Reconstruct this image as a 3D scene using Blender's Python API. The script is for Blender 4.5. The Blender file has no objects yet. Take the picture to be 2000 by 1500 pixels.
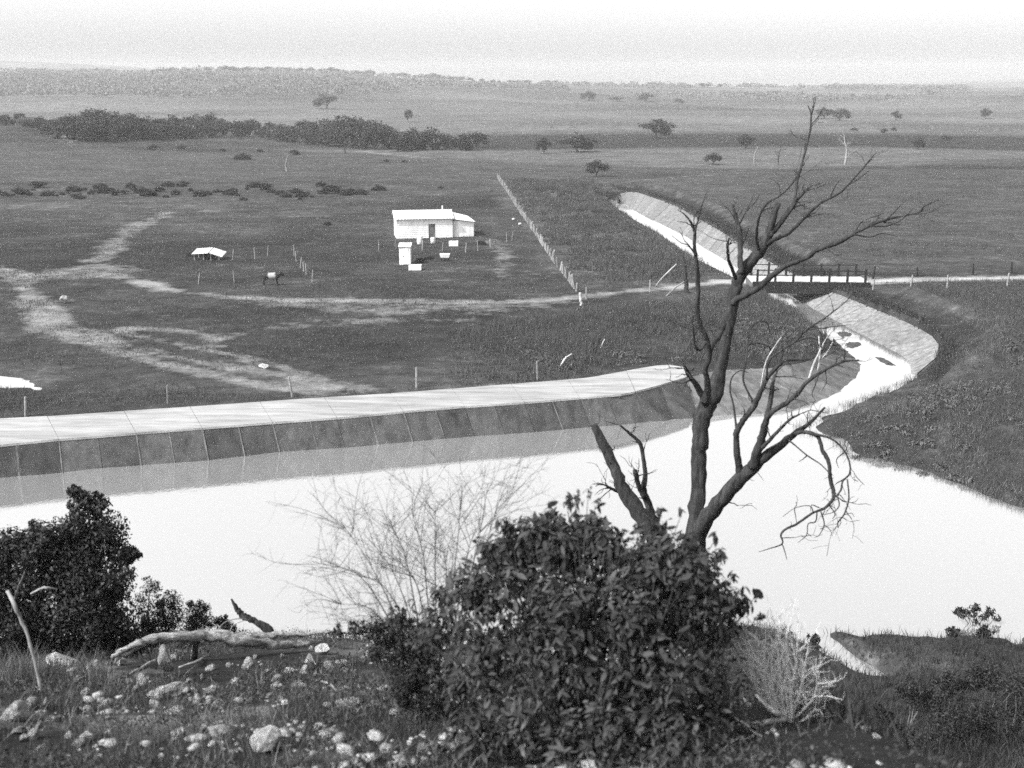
import bpy, math, random
import numpy as np
from mathutils import Vector

random.seed(7)
RNG = np.random.default_rng(7)
sc = bpy.context.scene
COL = sc.collection

# ------------------------------------------------------------------ camera
EYE = 20.0                       # metres above the basin water (z = 0)
F = 2200.0                       # focal length in photo pixels (photo is 2000 x 1500)
PITCH = math.atan(580.0 / F)     # eye level falls on photo row 170
CP, SP = math.cos(PITCH), math.sin(PITCH)
cam = bpy.data.cameras.new('camera')
cam.sensor_fit = 'HORIZONTAL'
cam.sensor_width = 36.0
cam.lens = 36.0 * F / 2000.0
cam.clip_start = 0.1
cam.clip_end = 9000
cam.dof.use_dof = True
cam.dof.focus_distance = 55.0
cam.dof.aperture_fstop = 1.9
camo = bpy.data.objects.new('camera', cam)
COL.objects.link(camo)
camo.location = (0, 0, EYE)
camo.rotation_euler = (math.pi / 2 - PITCH, 0, 0)
sc.camera = camo

# ------------------------------------------------------------------ sky and sun
SUN_EL = math.radians(46)
SUN_AZ = math.radians(-122)      # clockwise from the view direction: the sun stands to the left
world = bpy.data.worlds.new('World')
sc.world = world
world.use_nodes = True
wn, wl = world.node_tree.nodes, world.node_tree.links
sky = wn.new('ShaderNodeTexSky')
sky.sky_type = 'NISHITA'
sky.sun_disc = False
sky.sun_elevation = SUN_EL
sky.sun_rotation = SUN_AZ
sky.air_density = 1.0
sky.dust_density = 4.0
sky.ozone_density = 1.0
bw = wn.new('ShaderNodeRGBToBW')          # a black-and-white photograph
wl.new(sky.outputs[0], bw.inputs[0])
bg = wn['Background']
wl.new(bw.outputs[0], bg.inputs[0])
bg.inputs[1].default_value = 0.15
sun = bpy.data.lights.new('sun', 'SUN')
sun.energy = 2.0
sun.angle = math.radians(0.6)
sun.color = (1.0, 1.0, 1.0)
suno = bpy.data.objects.new('sun', sun)
COL.objects.link(suno)
sd = Vector((math.sin(SUN_AZ) * math.cos(SUN_EL), math.cos(SUN_AZ) * math.cos(SUN_EL), math.sin(SUN_EL)))
suno.rotation_euler = sd.to_track_quat('Z', 'Y').to_euler()
suno.location = (-40, 0, 60)

sc.view_settings.view_transform = 'Standard'
sc.view_settings.look = 'None'
sc.view_settings.exposure = 1.52
sc.view_settings.gamma = 1.0
sc.view_settings.use_curve_mapping = False
sc.render.engine = 'CYCLES'
sc.cycles.use_denoising = False
sc.cycles.max_bounces = 6
sc.cycles.transparent_max_bounces = 6
sc.cycles.volume_bounces = 1

# ------------------------------------------------------------------ helpers: rays
def ray(x, y):
    return np.array([(x - 1000.0), F * CP + (750.0 - y) * SP, -F * SP + (750.0 - y) * CP])
def P(x, y, z=0.0):
    """where the sight line through photo pixel (x, y) meets the level z"""
    d = ray(x, y)
    t = (z - EYE) / d[2]
    return np.array([d[0] * t, d[1] * t, z])
def A(x, y, Y):
    """the point on that sight line Y metres out"""
    d = ray(x, y)
    t = Y / d[1]
    return np.array([d[0] * t, Y, EYE + d[2] * t])
def px(n, p):
    """n photo pixels at the distance of p, in metres"""
    return n * (p[1] * CP + (EYE - p[2]) * SP) / F
def lerp_pts(pts, x):
    a = np.array(pts, float)
    return np.interp(x, a[:, 0], a[:, 1])

# ------------------------------------------------------------------ helpers: noise
_T = np.random.default_rng(3).random((256, 256))
def vnoise(x, y, s=1.0, o=0):
    x = np.asarray(x, float) / s + 37.3 * o + 1000
    y = np.asarray(y, float) / s + 71.9 * o + 1000
    xi, yi = np.floor(x).astype(int), np.floor(y).astype(int)
    fx, fy = x - xi, y - yi
    fx = fx * fx * (3 - 2 * fx); fy = fy * fy * (3 - 2 * fy)
    a = _T[xi % 256, yi % 256]; b = _T[(xi + 1) % 256, yi % 256]
    c = _T[xi % 256, (yi + 1) % 256]; d = _T[(xi + 1) % 256, (yi + 1) % 256]
    return (a * (1 - fx) + b * fx) * (1 - fy) + (c * (1 - fx) + d * fx) * fy - 0.5
def fbm(x, y, s, n=3, o=0):
    r = 0; amp = 1.0
    for i in range(n):
        r = r + amp * vnoise(x, y, s / 2 ** i, o + i); amp *= 0.5
    return r
def sstep(a, b, x):
    t = np.clip((x - a) / (b - a), 0, 1)
    return t * t * (3 - 2 * t)
def seg_dist(X, Y, pts):
    """distance to a polyline and the running parameter of the nearest segment"""
    best = np.full(np.shape(X), 1e9)
    for (ax, ay), (bx, by) in zip(pts[:-1], pts[1:]):
        dx, dy = bx - ax, by - ay
        L = dx * dx + dy * dy + 1e-9
        t = np.clip(((X - ax) * dx + (Y - ay) * dy) / L, 0, 1)
        best = np.minimum(best, (X - ax - t * dx) ** 2 + (Y - ay - t * dy) ** 2)
    return np.sqrt(best)
def inside(X, Y, pts):
    r = np.zeros(np.shape(X), bool)
    n = len(pts)
    for i in range(n):
        ax, ay = pts[i]; bx, by = pts[(i + 1) % n]
        if ay == by: continue
        c = ((ay > Y) != (by > Y)) & (X < (bx - ax) * (Y - ay) / (by - ay) + ax)
        r ^= c
    return r
def xy(pix, z):
    return [tuple(P(x, y, z)[:2]) for x, y in pix]

# ------------------------------------------------------------------ the lie of the land
PLAIN = 1.7
wall_top = [(-420, 905), (-260, 892), (0, 871), (115, 859), (266, 847), (395, 837), (532, 826), (658, 817), (788, 805), (908, 795),
            (1024, 787), (1132, 778), (1220, 771), (1276, 757), (1340, 738)]
wall_bot = [(-420, 975), (-260, 957), (21, 931), (121, 923), (201, 914), (409, 899), (546, 883), (616, 878), (679, 874), (800, 863), (926, 852),
            (1046, 844), (1152, 834), (1208, 830), (1365, 813)]
crest_back = [(-420, 850), (-260, 838), (0, 822), (94, 817), (364, 799), (602, 782), (700, 776), (800, 770), (960, 757), (1148, 742), (1240, 725),
              (1300, 715), (1340, 722)]
left_top = [(1340, 738), (1385, 727), (1425, 722), (1470, 720), (1506, 719), (1550, 712), (1590, 702), (1618, 684), (1628, 660)]
left_bot = [(1365, 813), (1412, 811), (1470, 808), (1530, 803), (1568, 799), (1610, 781), (1645, 762), (1677, 732), (1681, 708), (1655, 686), (1632, 664)]
canal_left = [(1632, 664), (1570, 626), (1488, 578), (1392, 530), (1312, 475), (1226, 425), (1192, 390)]
right_bot = [(1205, 393), (1218, 397), (1250, 418), (1330, 457), (1445, 525), (1530, 570), (1607, 612), (1675, 649), (1717, 672), (1760, 694), (1778, 712), (1780, 730)]
right_top = [(1201, 385), (1214, 377), (1236, 374), (1262, 381), (1320, 402), (1400, 447), (1490, 505), (1590, 556), (1662, 584), (1724, 610), (1772, 629), (1812, 649), (1831, 665), (1836, 682), (1828, 704), (1806, 722), (1790, 730)]
right_bank = [(1779, 737), (1740, 756), (1675, 782), (1639, 795), (1607, 805), (1556, 832), (1565, 846), (1636, 861), (1645, 886), (1681, 900),
              (1740, 909), (1808, 927), (1899, 959), (1953, 981), (2150, 1050), (2500, 1130)]
RT_Z = 1.25
water_poly = xy(wall_bot, 0) + xy(left_bot, 0)[1:] + xy(canal_left, 0)[1:] + xy(right_bot, 0) + xy(right_bank, 0) + [(70, 15), (-70, 15)]
lin_l_top, lin_l_bot = xy(left_top, PLAIN), xy(left_bot, 0)
RTZ = [RT_Z] * (len(right_top) - 3) + [.95, .5, .12]
lin_r_top, lin_r_bot = [tuple(P(x, y, z_)[:2]) for (x, y), z_ in zip(right_top, RTZ)], xy(right_bot, 0)
crest_poly = xy(wall_bot, 0) + xy(left_bot[:3], 0) + xy(left_top[:3], PLAIN)[::-1] + xy(crest_back, PLAIN)[::-1]
pool_poly = xy([(-160, 742), (-60, 728), (-10, 733), (28, 737), (58, 741), (78, 756), (40, 757), (0, 752), (-80, 760)], PLAIN)

rough_a = xy([(985, 352), (1170, 358), (1190, 395), (1390, 528), (1330, 540), (1150, 560), (1060, 460)], PLAIN)
rough_b = xy([(950, 640), (1150, 605), (1480, 570), (1540, 600), (1605, 655), (1580, 690), (1420, 706), (1300, 705), (1100, 728)], PLAIN)
NL = np.array([(-30, 18.9), (0, 18.3), (4, 16.62), (8, 14.94), (12, 13.26), (16, 11.72), (17.3, 11.08), (18.4, 10.35), (22, 7.6), (31, 0.4), (36, -1.4), (60, -6)])
NR = np.array([(-30, 18.9), (0, 18.3), (4, 15.9), (8, 13.5), (12, 11.3), (16, 9.05), (20, 6.95), (28, 2.9), (34, .7), (38.5, 0.02), (42, -1.0), (60, -6)])
inlet = [tuple(P(1590, 1253, 0)[:2]), tuple(P(1660, 1296, 0)[:2]), tuple(P(1715, 1328, 0)[:2])]
sky_line = [(-900, 128), (0, 137), (300, 141), (420, 138), (650, 141), (760, 149), (900, 156), (1000, 162), (1200, 167), (1500, 172), (2000, 171), (2900, 171)]
far_line = [(-900, 112), (0, 119), (120, 121), (260, 130), (450, 148), (900, 172), (1300, 170), (1500, 168), (1750, 162), (1940, 156), (2300, 150), (2900, 150)]
R1, R2 = 1650.0, 3100.0
def elev(y):
    return math.tan(math.atan((750.0 - y) / F) - PITCH)
_sx = np.array([p[0] for p in sky_line], float); _se = np.array([elev(p[1]) for p in sky_line])
_fx = np.array([p[0] for p in far_line], float); _fe = np.array([elev(p[1]) for p in far_line])

def height(X, Y):
    X = np.asarray(X, float); Y = np.asarray(Y, float)
    xp = 1000 + X / np.maximum(Y, 30) * F * 1.035       # bearing, for the ridge lines only
    z = PLAIN + 0.22 * fbm(X, Y, 22, 3) * sstep(40, 75, Y)
    z = z + 3.0 * sstep(120, 420, Y) * fbm(X, Y, 160, 2, 5) * sstep(150, 500, Y)
    # left knoll under the belt of trees
    z = z + 7.0 * np.exp(-(((X + 190) / 75) ** 2 + ((Y - 430) / 120) ** 2))
    zr = EYE + np.interp(xp, _sx, _se) * R1
    t = np.clip((Y - 430) / (R1 - 430), 0, 1)
    z = z + (zr - PLAIN) * t ** 1.55 + 11 * sstep(480, 950, Y) * sstep(-1650, -1250, -Y) * fbm(X, Y, 300, 3, 9)
    zf = EYE + np.interp(xp, _fx, _fe) * R2
    t2 = np.clip((Y - R1 - 250) / (R2 - R1 - 250), 0, 1)
    z = np.where(Y > R1, z + (np.maximum(zf, 10) - zr) * t2 ** 1.2 - 9 * sstep(R1, R1 + 250, Y) * (1 - t2), z)
    m = (Y > 12) & (Y < 235) & (np.abs(X) < 130)
    if m.any():
        xm, ym, zm = X[m], Y[m], z[m]
        ins = inside(xm, ym, water_poly)
        d = seg_dist(xm, ym, water_poly + [water_poly[0]])
        gentle = sstep(-2.5, 2.0, 66.8 + (np.minimum(xm, 26) - 16) * 0.86 - ym) * sstep(13.5, 15.5, xm)
        bank = gentle * (-0.12 + 0.30 * d) + (1 - gentle) * (-0.35 + 0.85 * d)
        bank = bank + gentle * 0.5 * fbm(xm, ym, 2.4, 3, 2) * np.clip(d + .3, 0, 1)
        # the ground swells a little beyond the right bank
        hi = zm + gentle * 0.9 * sstep(3, 14, d) + 0.5 * sstep(4, 10, d) * sstep(30, 38, xm) * sstep(-120, -80, -ym)
        zl = np.where(ins, -0.15 - 0.35 * np.minimum(d, 3), np.minimum(hi, bank))
        for top, bot, tz in ((lin_l_top, lin_l_bot, PLAIN), (lin_r_top, lin_r_bot, RT_Z)):
            dt, db = seg_dist(xm, ym, top), seg_dist(xm, ym, bot)
            pin = inside(xm, ym, top + bot[::-1])
            near = (pin | (np.minimum(dt, db) < 0.1)) & ~ins
            zz = tz * db / (dt + db + 1e-6) - 0.32
            if top is lin_r_top:
                rg = np.exp(-((dt - 4.2) / 1.3) ** 2) * (0.75 + .7 * fbm(xm, ym, 7, 2, 33)) * sstep(3, 6, np.abs(ym - 105)) * ~pin
                zl = zl + np.where(d > 3.5, 1.15 * rg, 0)
            zl = np.where(near, np.minimum(zl, zz), zl)
        for poly, amp in ((rough_a, 1.0), (rough_b, .7)):
            pr = inside(xm, ym, poly)
            if pr.any():
                de = seg_dist(xm, ym, poly + [poly[0]])
                zl = zl + np.where(pr, amp * sstep(.5, 4, de) * (np.clip(fbm(xm, ym * 1.3, 4.5, 3, 35), 0, 1) * 1.3), 0)
        pc = inside(xm, ym, crest_poly)
        zl = np.where(pc & ~ins, np.minimum(zl, PLAIN - 0.25), zl)
        pp = inside(xm, ym, pool_poly)
        dp = seg_dist(xm, ym, pool_poly + [pool_poly[0]])
        zl = np.where(pp | (dp < 2.5), np.minimum(zl, PLAIN - 0.16 + np.where(pp, -.1, .12) * dp + .22 * fbm(xm, ym, 1.6, 3, 8)), zl)
        z = z.copy(); z[m] = zl
    m = Y < 62
    if m.any():
        xm, ym = X[m], Y[m]
        w = sstep(2.7, 4.7, xm - 0.0 * ym)
        zn = np.interp(ym, NL[:, 0], NL[:, 1]) * (1 - w) + np.interp(ym, NR[:, 0], NR[:, 1]) * w
        amp = sstep(0, 6, ym)
        zn = zn + (0.16 * fbm(xm, ym, 1.6, 3, 1) + 0.35 * fbm(xm, ym, 6, 2, 4)) * amp
        zn = zn + w * sstep(30, 37, ym) * 0.5 * fbm(xm, ym, 5, 3, 44)
        zn = zn - 1.2 * np.exp(-(seg_dist(xm, ym, inlet) / 0.6) ** 2)
        z = z.copy(); z[m] = np.where(ym < 45, np.maximum(zn, np.where(ym < 40, -2.0, z[m])), z[m])
    return z
def hz(x, y):
    return float(height(np.array([x]), np.array([y]))[0])
def hit(x, y, y0=2.0, y1=3000.0):
    """first point of the land on the sight line through the pixel"""
    d = ray(x, y)
    Ys = np.exp(np.linspace(math.log(y0), math.log(y1), 520))
    t = Ys / d[1]
    X = d[0] * t; Z = EYE + d[2] * t
    below = np.nonzero(Z < np.maximum(height(X, Ys), 0 if y0 > 1e8 else -9))[0]
    if len(below) == 0: return np.array([X[-1], Ys[-1], hz(X[-1], Ys[-1])])
    i = max(below[0], 1)
    fine = np.linspace(Ys[i - 1], Ys[i], 30)
    t = fine / d[1]; X = d[0] * t; Z = EYE + d[2] * t; H = height(X, fine)
    j = np.nonzero(Z < H)[0]
    j = j[0] if len(j) else 29
    return np.array([X[j], fine[j], H[j]])
def on(x, y):
    return np.array([x, y, hz(x, y)])

# ------------------------------------------------------------------ helpers: objects and meshes
def rand_dirs(n):
    v = RNG.normal(size=(n, 3)); return v / np.linalg.norm(v, axis=1, keepdims=True)
def link(o, parent=None):
    COL.objects.link(o)
    if parent is not None: o.parent = parent
    return o
def tag(o, label=None, cat=None, group=None, kind=None):
    if label: o['label'] = label
    if cat: o['category'] = cat
    if group: o['group'] = group
    if kind: o['kind'] = kind
    return o
def empty(name, loc, rz=0):
    o = bpy.data.objects.new(name, None)
    o.empty_display_size = 0.2
    o.location = tuple(loc); o.rotation_euler = (0, 0, rz)
    return link(o)
def me_np(name, V, Fc, smooth=False):
    V = np.asarray(V, np.float32); Fc = np.asarray(Fc, np.int32)
    me = bpy.data.meshes.new(name)
    me.vertices.add(len(V)); me.vertices.foreach_set('co', V.ravel())
    n, k = Fc.shape
    me.loops.add(n * k); me.loops.foreach_set('vertex_index', Fc.ravel())
    me.polygons.add(n)
    me.polygons.foreach_set('loop_start', np.arange(0, n * k, k, dtype=np.int32))
    if smooth: me.polygons.foreach_set('use_smooth', np.ones(n, bool))
    me.update(calc_edges=True); me.validate()
    return me
class MB:
    def __init__(s): s.v = []; s.f = []
    def add(s, v, f):
        b = len(s.v)
        s.v.extend([tuple(map(float, p)) for p in v]); s.f.extend([tuple(i + b for i in q) for q in f])
        return s
    def box(s, c, sx, sy, sz, rz=0.0, tilt=None):
        """box with its base centre at c"""
        v = []
        for z in (0, sz):
            for x, y in ((-sx / 2, -sy / 2), (sx / 2, -sy / 2), (sx / 2, sy / 2), (-sx / 2, sy / 2)):
                v.append(Vector((x, y, z)))
        for q in v:
            if tilt: q.rotate(tilt)
        cs, sn = math.cos(rz), math.sin(rz)
        v = [(c[0] + q.x * cs - q.y * sn, c[1] + q.x * sn + q.y * cs, c[2] + q.z) for q in v]
        return s.add(v, [(3, 2, 1, 0), (4, 5, 6, 7), (0, 1, 5, 4), (1, 2, 6, 5), (2, 3, 7, 6), (3, 0, 4, 7)])
    def hexa(s, a, b):
        """solid between two quads a and b (four points each)"""
        return s.add(list(a) + list(b), [(3, 2, 1, 0), (4, 5, 6, 7), (0, 1, 5, 4), (1, 2, 6, 5), (2, 3, 7, 6), (3, 0, 4, 7)])
    def tube(s, pts, rad, n=6, cap=True, wob=0.0):
        pts = [Vector(tuple(p)) for p in pts]
        rings = []
        up = Vector((0.13, 0.31, 0.94))
        nx = None; sd0 = random.uniform(0, 90)
        if wob:
            KK, II = np.meshgrid(np.arange(n), np.arange(len(pts)))
            WB = wob * 2.2 * (vnoise(KK * 1.9 + sd0, II * .22 + KK, 1.0) + .6 * vnoise(KK * .6 - sd0, II * .75, 1.0))
        for i, p in enumerate(pts):
            d = (pts[min(i + 1, len(pts) - 1)] - pts[max(i - 1, 0)])
            if d.length < 1e-9: d = Vector((0, 0, 1))
            d.normalize()
            if nx is None:
                nx = d.cross(up)
                if nx.length < 0.05: nx = d.cross(Vector((1, 0, 0)))
                nx.normalize()
            else:
                nx = nx - d * nx.dot(d)
                if nx.length < 1e-6: nx = d.orthogonal()
                nx.normalize()
            ny = d.cross(nx)
            r = rad[i]
            ring = []
            for k in range(n):
                a = 2 * math.pi * k / n
                rr = r * (1 + (WB[i, k] if wob else 0))
                ring.append(p + nx * (math.cos(a) * rr) + ny * (math.sin(a) * rr))
            rings.append(ring)
        v = [q for r in rings for q in r]; f = []
        for i in range(len(rings) - 1):
            for k in range(n):
                f.append((i * n + k, i * n + (k + 1) % n, (i + 1) * n + (k + 1) % n, (i + 1) * n + k))
        if cap:
            f.append(tuple(range(n - 1, -1, -1))); b = (len(rings) - 1) * n
            f.append(tuple(b + k for k in range(n)))
        return s.add(v, f)
    def mesh(s, name, mat, smooth=False):
        me = bpy.data.meshes.new(name)
        me.from_pydata(s.v, [], s.f); me.update()
        if mat: me.materials.append(mat)
        if smooth: me.polygons.foreach_set('use_smooth', np.ones(len(me.polygons), bool))
        return me
    def build(s, name, mat, parent=None, smooth=False):
        o = bpy.data.objects.new(name, s.mesh(name, mat, smooth))
        link(o)
        if parent is not None:
            o.parent = parent
            # vertices are given in world space: undo the parent's place
            o.matrix_parent_inverse = _world(parent).inverted()
        return o
from mathutils import Matrix, Euler
def _world(o):
    m = Matrix.LocRotScale(o.location, o.rotation_euler, o.scale)
    if o.parent: m = _world(o.parent) @ o.matrix_parent_inverse @ m
    return m
def smooth_path(pts, rad, sub=4, wob=0.0):
    """Catmull-Rom through the points, with a little crookedness"""
    p = [np.array(q, float) for q in pts]
    p = [2 * p[0] - p[1]] + p + [2 * p[-1] - p[-2]]
    r = [rad[0]] + list(rad) + [rad[-1]]
    op, orr = [], []
    for i in range(1, len(p) - 2):
        for k in range(sub):
            t = k / sub
            a, b, c, d = p[i - 1], p[i], p[i + 1], p[i + 2]
            q = 0.5 * (2 * b + (c - a) * t + (2 * a - 5 * b + 4 * c - d) * t * t + (3 * b - a - 3 * c + d) * t ** 3)
            rr = r[i] * (1 - t) + r[i + 1] * t
            q = q + np.array([random.gauss(0, 1) for _ in range(3)]) * rr * wob
            op.append(q); orr.append(rr * (1 + random.uniform(-1, 1) * wob * 0.6))
    op.append(p[-2]); orr.append(r[-2])
    return op, orr
def copy_tree(o, parent=None):
    c = o.copy(); COL.objects.link(c); c.parent = parent
    for ch in list(o.children): copy_tree(ch, c)
    return c

# ------------------------------------------------------------------ materials (all grey: the photograph is black and white)
def mat(name, v, rough=0.85, spec=0.25):
    m = bpy.data.materials.new(name)
    m.use_nodes = True
    b = m.node_tree.nodes['Principled BSDF']
    b.inputs['Base Color'].default_value = (v, v, v, 1)
    b.inputs['Roughness'].default_value = rough
    b.inputs['Specular IOR Level'].default_value = spec
    return m
def N(m, t, **kw):
    n = m.node_tree.nodes.new(t)
    for k, val in kw.items(): setattr(n, k, val)
    return n
def L(m, a, b): m.node_tree.links.new(a, b)
def bsdf(m): return m.node_tree.nodes['Principled BSDF']
def math_node(m, op, a, b):
    n = N(m, 'ShaderNodeMath', operation=op)
    for i, q in enumerate((a, b)):
        if isinstance(q, (int, float)): n.inputs[i].default_value = q
        else: L(m, q, n.inputs[i])
    return n.outputs[0]
def noise(m, scale, detail=4, rough=0.6, vec=None):
    n = N(m, 'ShaderNodeTexNoise')
    n.inputs['Scale'].default_value = scale
    n.inputs['Detail'].default_value = detail
    n.inputs['Roughness'].default_value = rough
    if vec is not None: L(m, vec, n.inputs['Vector'])
    return n.outputs['Fac']
def remap(m, v, a, b, c, d):
    n = N(m, 'ShaderNodeMapRange')
    L(m, v, n.inputs[0])
    for i, q in enumerate((a, b, c, d)): n.inputs[i + 1].default_value = q
    return n.outputs[0]
def mapped(m, sx, sy, sz, kind='Object', rz=0):
    tc = N(m, 'ShaderNodeTexCoord'); mp = N(m, 'ShaderNodeMapping')
    L(m, tc.outputs[kind], mp.inputs[0])
    mp.inputs['Scale'].default_value = (sx, sy, sz)
    mp.inputs['Rotation'].default_value = (0, 0, rz)
    return mp.outputs[0]
def bump(m, h, dist, strength=1.0):
    n = N(m, 'ShaderNodeBump')
    n.inputs['Strength'].default_value = strength
    n.inputs['Distance'].default_value = dist
    L(m, h, n.inputs['Height']); L(m, n.outputs[0], bsdf(m).inputs['Normal'])
def noisy(name, lo, hi, scale, rough=0.9, bdist=0.0, stretch=(1, 1, 1), rand=0.0, kind='Object', spec=0.2, detail=5):
    """grey between lo and hi by a noise, optional relief, optional random tone per object"""
    m = mat(name, hi, rough, spec)
    vec = mapped(m, *stretch, kind=kind)
    f = noise(m, scale, detail, 0.65, vec)
    v = remap(m, f, 0.32, 0.68, lo, hi)
    if rand:
        oi = N(m, 'ShaderNodeObjectInfo')
        v = math_node(m, 'MULTIPLY', v, remap(m, oi.outputs['Random'], 0, 1, 1 - rand, 1 + rand))
    L(m, v, bsdf(m).inputs['Base Color'])
    if bdist: bump(m, f, bdist)
    return m
def leafy(name, lo, hi, trans=0.25, rough=0.6):
    """foliage: tone differs leaf by leaf, some light comes through"""
    m = mat(name, hi, rough, 0.3)
    g = N(m, 'ShaderNodeNewGeometry')
    v = remap(m, g.outputs['Random Per Island'], 0, 1, lo, hi)
    L(m, v, bsdf(m).inputs['Base Color'])
    if trans:
        t = N(m, 'ShaderNodeBsdfTranslucent'); L(m, v, t.inputs[0])
        mx = N(m, 'ShaderNodeMixShader'); mx.inputs[0].default_value = trans
        L(m, bsdf(m).outputs[0], mx.inputs[1]); L(m, t.outputs[0], mx.inputs[2])
        L(m, mx.outputs[0], m.node_tree.nodes['Material Output'].inputs[0])
    return m

def ground_material():
    m = mat('ground', 0.1, 0.95, 0.1)
    at = N(m, 'ShaderNodeAttribute'); at.attribute_name = 'tone'
    tr = N(m, 'ShaderNodeAttribute'); tr.attribute_name = 'track'
    vec = mapped(m, 1, 1, 1)
    n1 = noise(m, 0.09, 5, 0.6, vec)
    n2 = noise(m, 0.9, 6, 0.7, vec)
    n3 = noise(m, 9.0, 5, 0.7, vec)
    v = math_node(m, 'MULTIPLY', at.outputs['Fac'], remap(m, n1, 0.3, 0.7, 0.78, 1.25))
    n4 = noise(m, 0.28, 5, 0.65, mapped(m, 0.7, 1.4, 1))
    v = math_node(m, 'MULTIPLY', v, remap(m, n4, 0.3, 0.7, 0.62, 1.42))
    v = math_node(m, 'MULTIPLY', v, remap(m, n2, 0.3, 0.7, 0.5, 1.55))
    v = math_node(m, 'MULTIPLY', v, remap(m, n3, 0.3, 0.7, 0.7, 1.3))
    # bare earth of the tracks, frayed by the noise
    e = math_node(m, 'ADD', tr.outputs['Fac'], remap(m, n2, 0.3, 0.7, -0.3, 0.3))
    e = math_node(m, 'ADD', e, remap(m, n4, 0.3, 0.7, -0.25, 0.25))
    e = remap(m, e, 0.2, 1.0, 0, 1)
    dirt = remap(m, n3, 0.3, 0.7, 0.12, 0.24)
    dirt = math_node(m, 'MULTIPLY', dirt, math_node(m, 'MAXIMUM', tr.outputs['Fac'], 1.0))
    mx = N(m, 'ShaderNodeMix'); mx.data_type = 'FLOAT'
    L(m, e, mx.inputs[0]); L(m, v, mx.inputs[2]); L(m, dirt, mx.inputs[3])
    L(m, mx.outputs[0], bsdf(m).inputs['Base Color'])
    h = math_node(m, 'ADD', math_node(m, 'MULTIPLY', n2, 0.30), math_node(m, 'MULTIPLY', n3, 0.05))
    bump(m, h, 1.0, 0.55)
    return m
def water_material():
    m = bpy.data.materials.new('water'); m.use_nodes = True
    nt = m.node_tree
    b = nt.nodes['Principled BSDF']
    b.inputs['Base Color'].default_value = (0.30, 0.30, 0.30, 1)     # milky, silt laden
    b.inputs['Roughness'].default_value = 0.6
    g = N(m, 'ShaderNodeBsdfGlossy'); g.inputs['Color'].default_value = (0.97, 0.97, 0.97, 1)
    g.inputs['Roughness'].default_value = 0.06
    mx = N(m, 'ShaderNodeMixShader'); mx.inputs[0].default_value = 0.72
    L(m, b.outputs[0], mx.inputs[1]); L(m, g.outputs[0], mx.inputs[2])
    L(m, mx.outputs[0], nt.nodes['Material Output'].inputs[0])
    vec = mapped(m, 1, 0.5, 1)
    patch = noise(m, 0.045, 3, 0.5, mapped(m, 1, 1.6, 1))
    n = N(m, 'ShaderNodeBump'); n.inputs['Strength'].default_value = 1.0; n.inputs['Distance'].default_value = 0.006
    hgt = math_node(m, 'MULTIPLY', noise(m, 3.0, 3, 0.6, vec), remap(m, patch, 0.42, 0.6, 0.2, 1.3))
    L(m, hgt, n.inputs['Height'])
    L(m, n.outputs[0], g.inputs['Normal'])
    return m
M = {}
M['ground'] = ground_material()
M['water'] = water_material()
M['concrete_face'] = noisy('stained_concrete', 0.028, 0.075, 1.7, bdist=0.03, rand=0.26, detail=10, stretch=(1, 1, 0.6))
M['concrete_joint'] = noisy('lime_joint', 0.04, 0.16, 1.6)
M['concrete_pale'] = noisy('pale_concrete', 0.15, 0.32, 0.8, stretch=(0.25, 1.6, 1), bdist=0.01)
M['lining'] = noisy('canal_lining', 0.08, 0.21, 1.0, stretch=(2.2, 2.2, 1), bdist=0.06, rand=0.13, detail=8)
M['lining_left'] = noisy('canal_lining_shaded_side', 0.05, 0.13, 1.6, bdist=0.04, rand=0.3, detail=9)  # darker copy of the lining: the left bank's shade put into the colour
M['bark'] = noisy('dead_bark', 0.008, 0.048, 16.0, stretch=(1, 1, 0.16), bdist=0.035, detail=8)
M['bare_wood'] = noisy('bare_wood', 0.2, 0.45, 12.0, stretch=(1, 1, 0.3), bdist=0.01)
M['grey_wood'] = noisy('grey_wood', 0.1, 0.3, 9.0, stretch=(1, 1, .3), bdist=.01)
M['bleached'] = noisy('bleached_twig', 0.35, 0.6, 10.0)
M['log'] = noisy('weathered_log', 0.05, 0.46, 7.0, stretch=(0.3, 3, 3), bdist=0.07, detail=8)
M['dark_wood'] = noisy('dark_timber', 0.008, 0.02, 4.0, bdist=0.01)
M['post_wood'] = noisy('grey_post', 0.1, 0.22, 5.0, rand=0.3)
M['twig'] = noisy('dark_twig', 0.06, 0.14, 8.0)
M['stone'] = noisy('limestone', 0.12, 0.5, 3.0, bdist=0.12, rand=0.25, detail=9)
M['white'] = noisy('whitewash', 0.5, 0.74, 1.6, stretch=(1, 1, 0.4), bdist=0.004)
M['iron_roof'] = noisy('bright_iron', 0.42, 0.62, 1.4, rough=0.5, stretch=(4, 0.6, 1))
M['dark'] = noisy('dark_inside', 0.02, 0.04, 3.0)
M['grey'] = noisy('grey_boards', 0.06, 0.14, 3.0, stretch=(1, 1, 0.2))
M['cow'] = noisy('dark_hide', 0.02, 0.04, 4.0)
M['cow_pale'] = noisy('pale_hide', 0.35, 0.5, 4.0)
M['leaf'] = leafy('broad_leaf', 0.004, 0.056, 0.2, 0.7)
M['leaf_small'] = leafy('small_leaf', 0.008, 0.04, 0.2)
M['leaf_far'] = leafy('tree_leaf', 0.007, 0.024, 0.15, 0.8)
M['leaf_wood'] = leafy('hazed_woodland_leaf', 0.10, 0.16, 0.3, 0.9)  # far leaves lightened: part of the haze is put into their colour
M['grass'] = leafy('grass_blade', 0.03, 0.11, 0.4, 0.7)
M['grass_dark'] = leafy('grass_dark', 0.012, 0.06, 0.3, 0.7)
M['plain_grass'] = leafy('plain_grass', 0.035, 0.12, 0.4, 0.8)
M['grass_dry'] = leafy('grass_dry', 0.04, 0.17, 0.3, 0.7)
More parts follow.
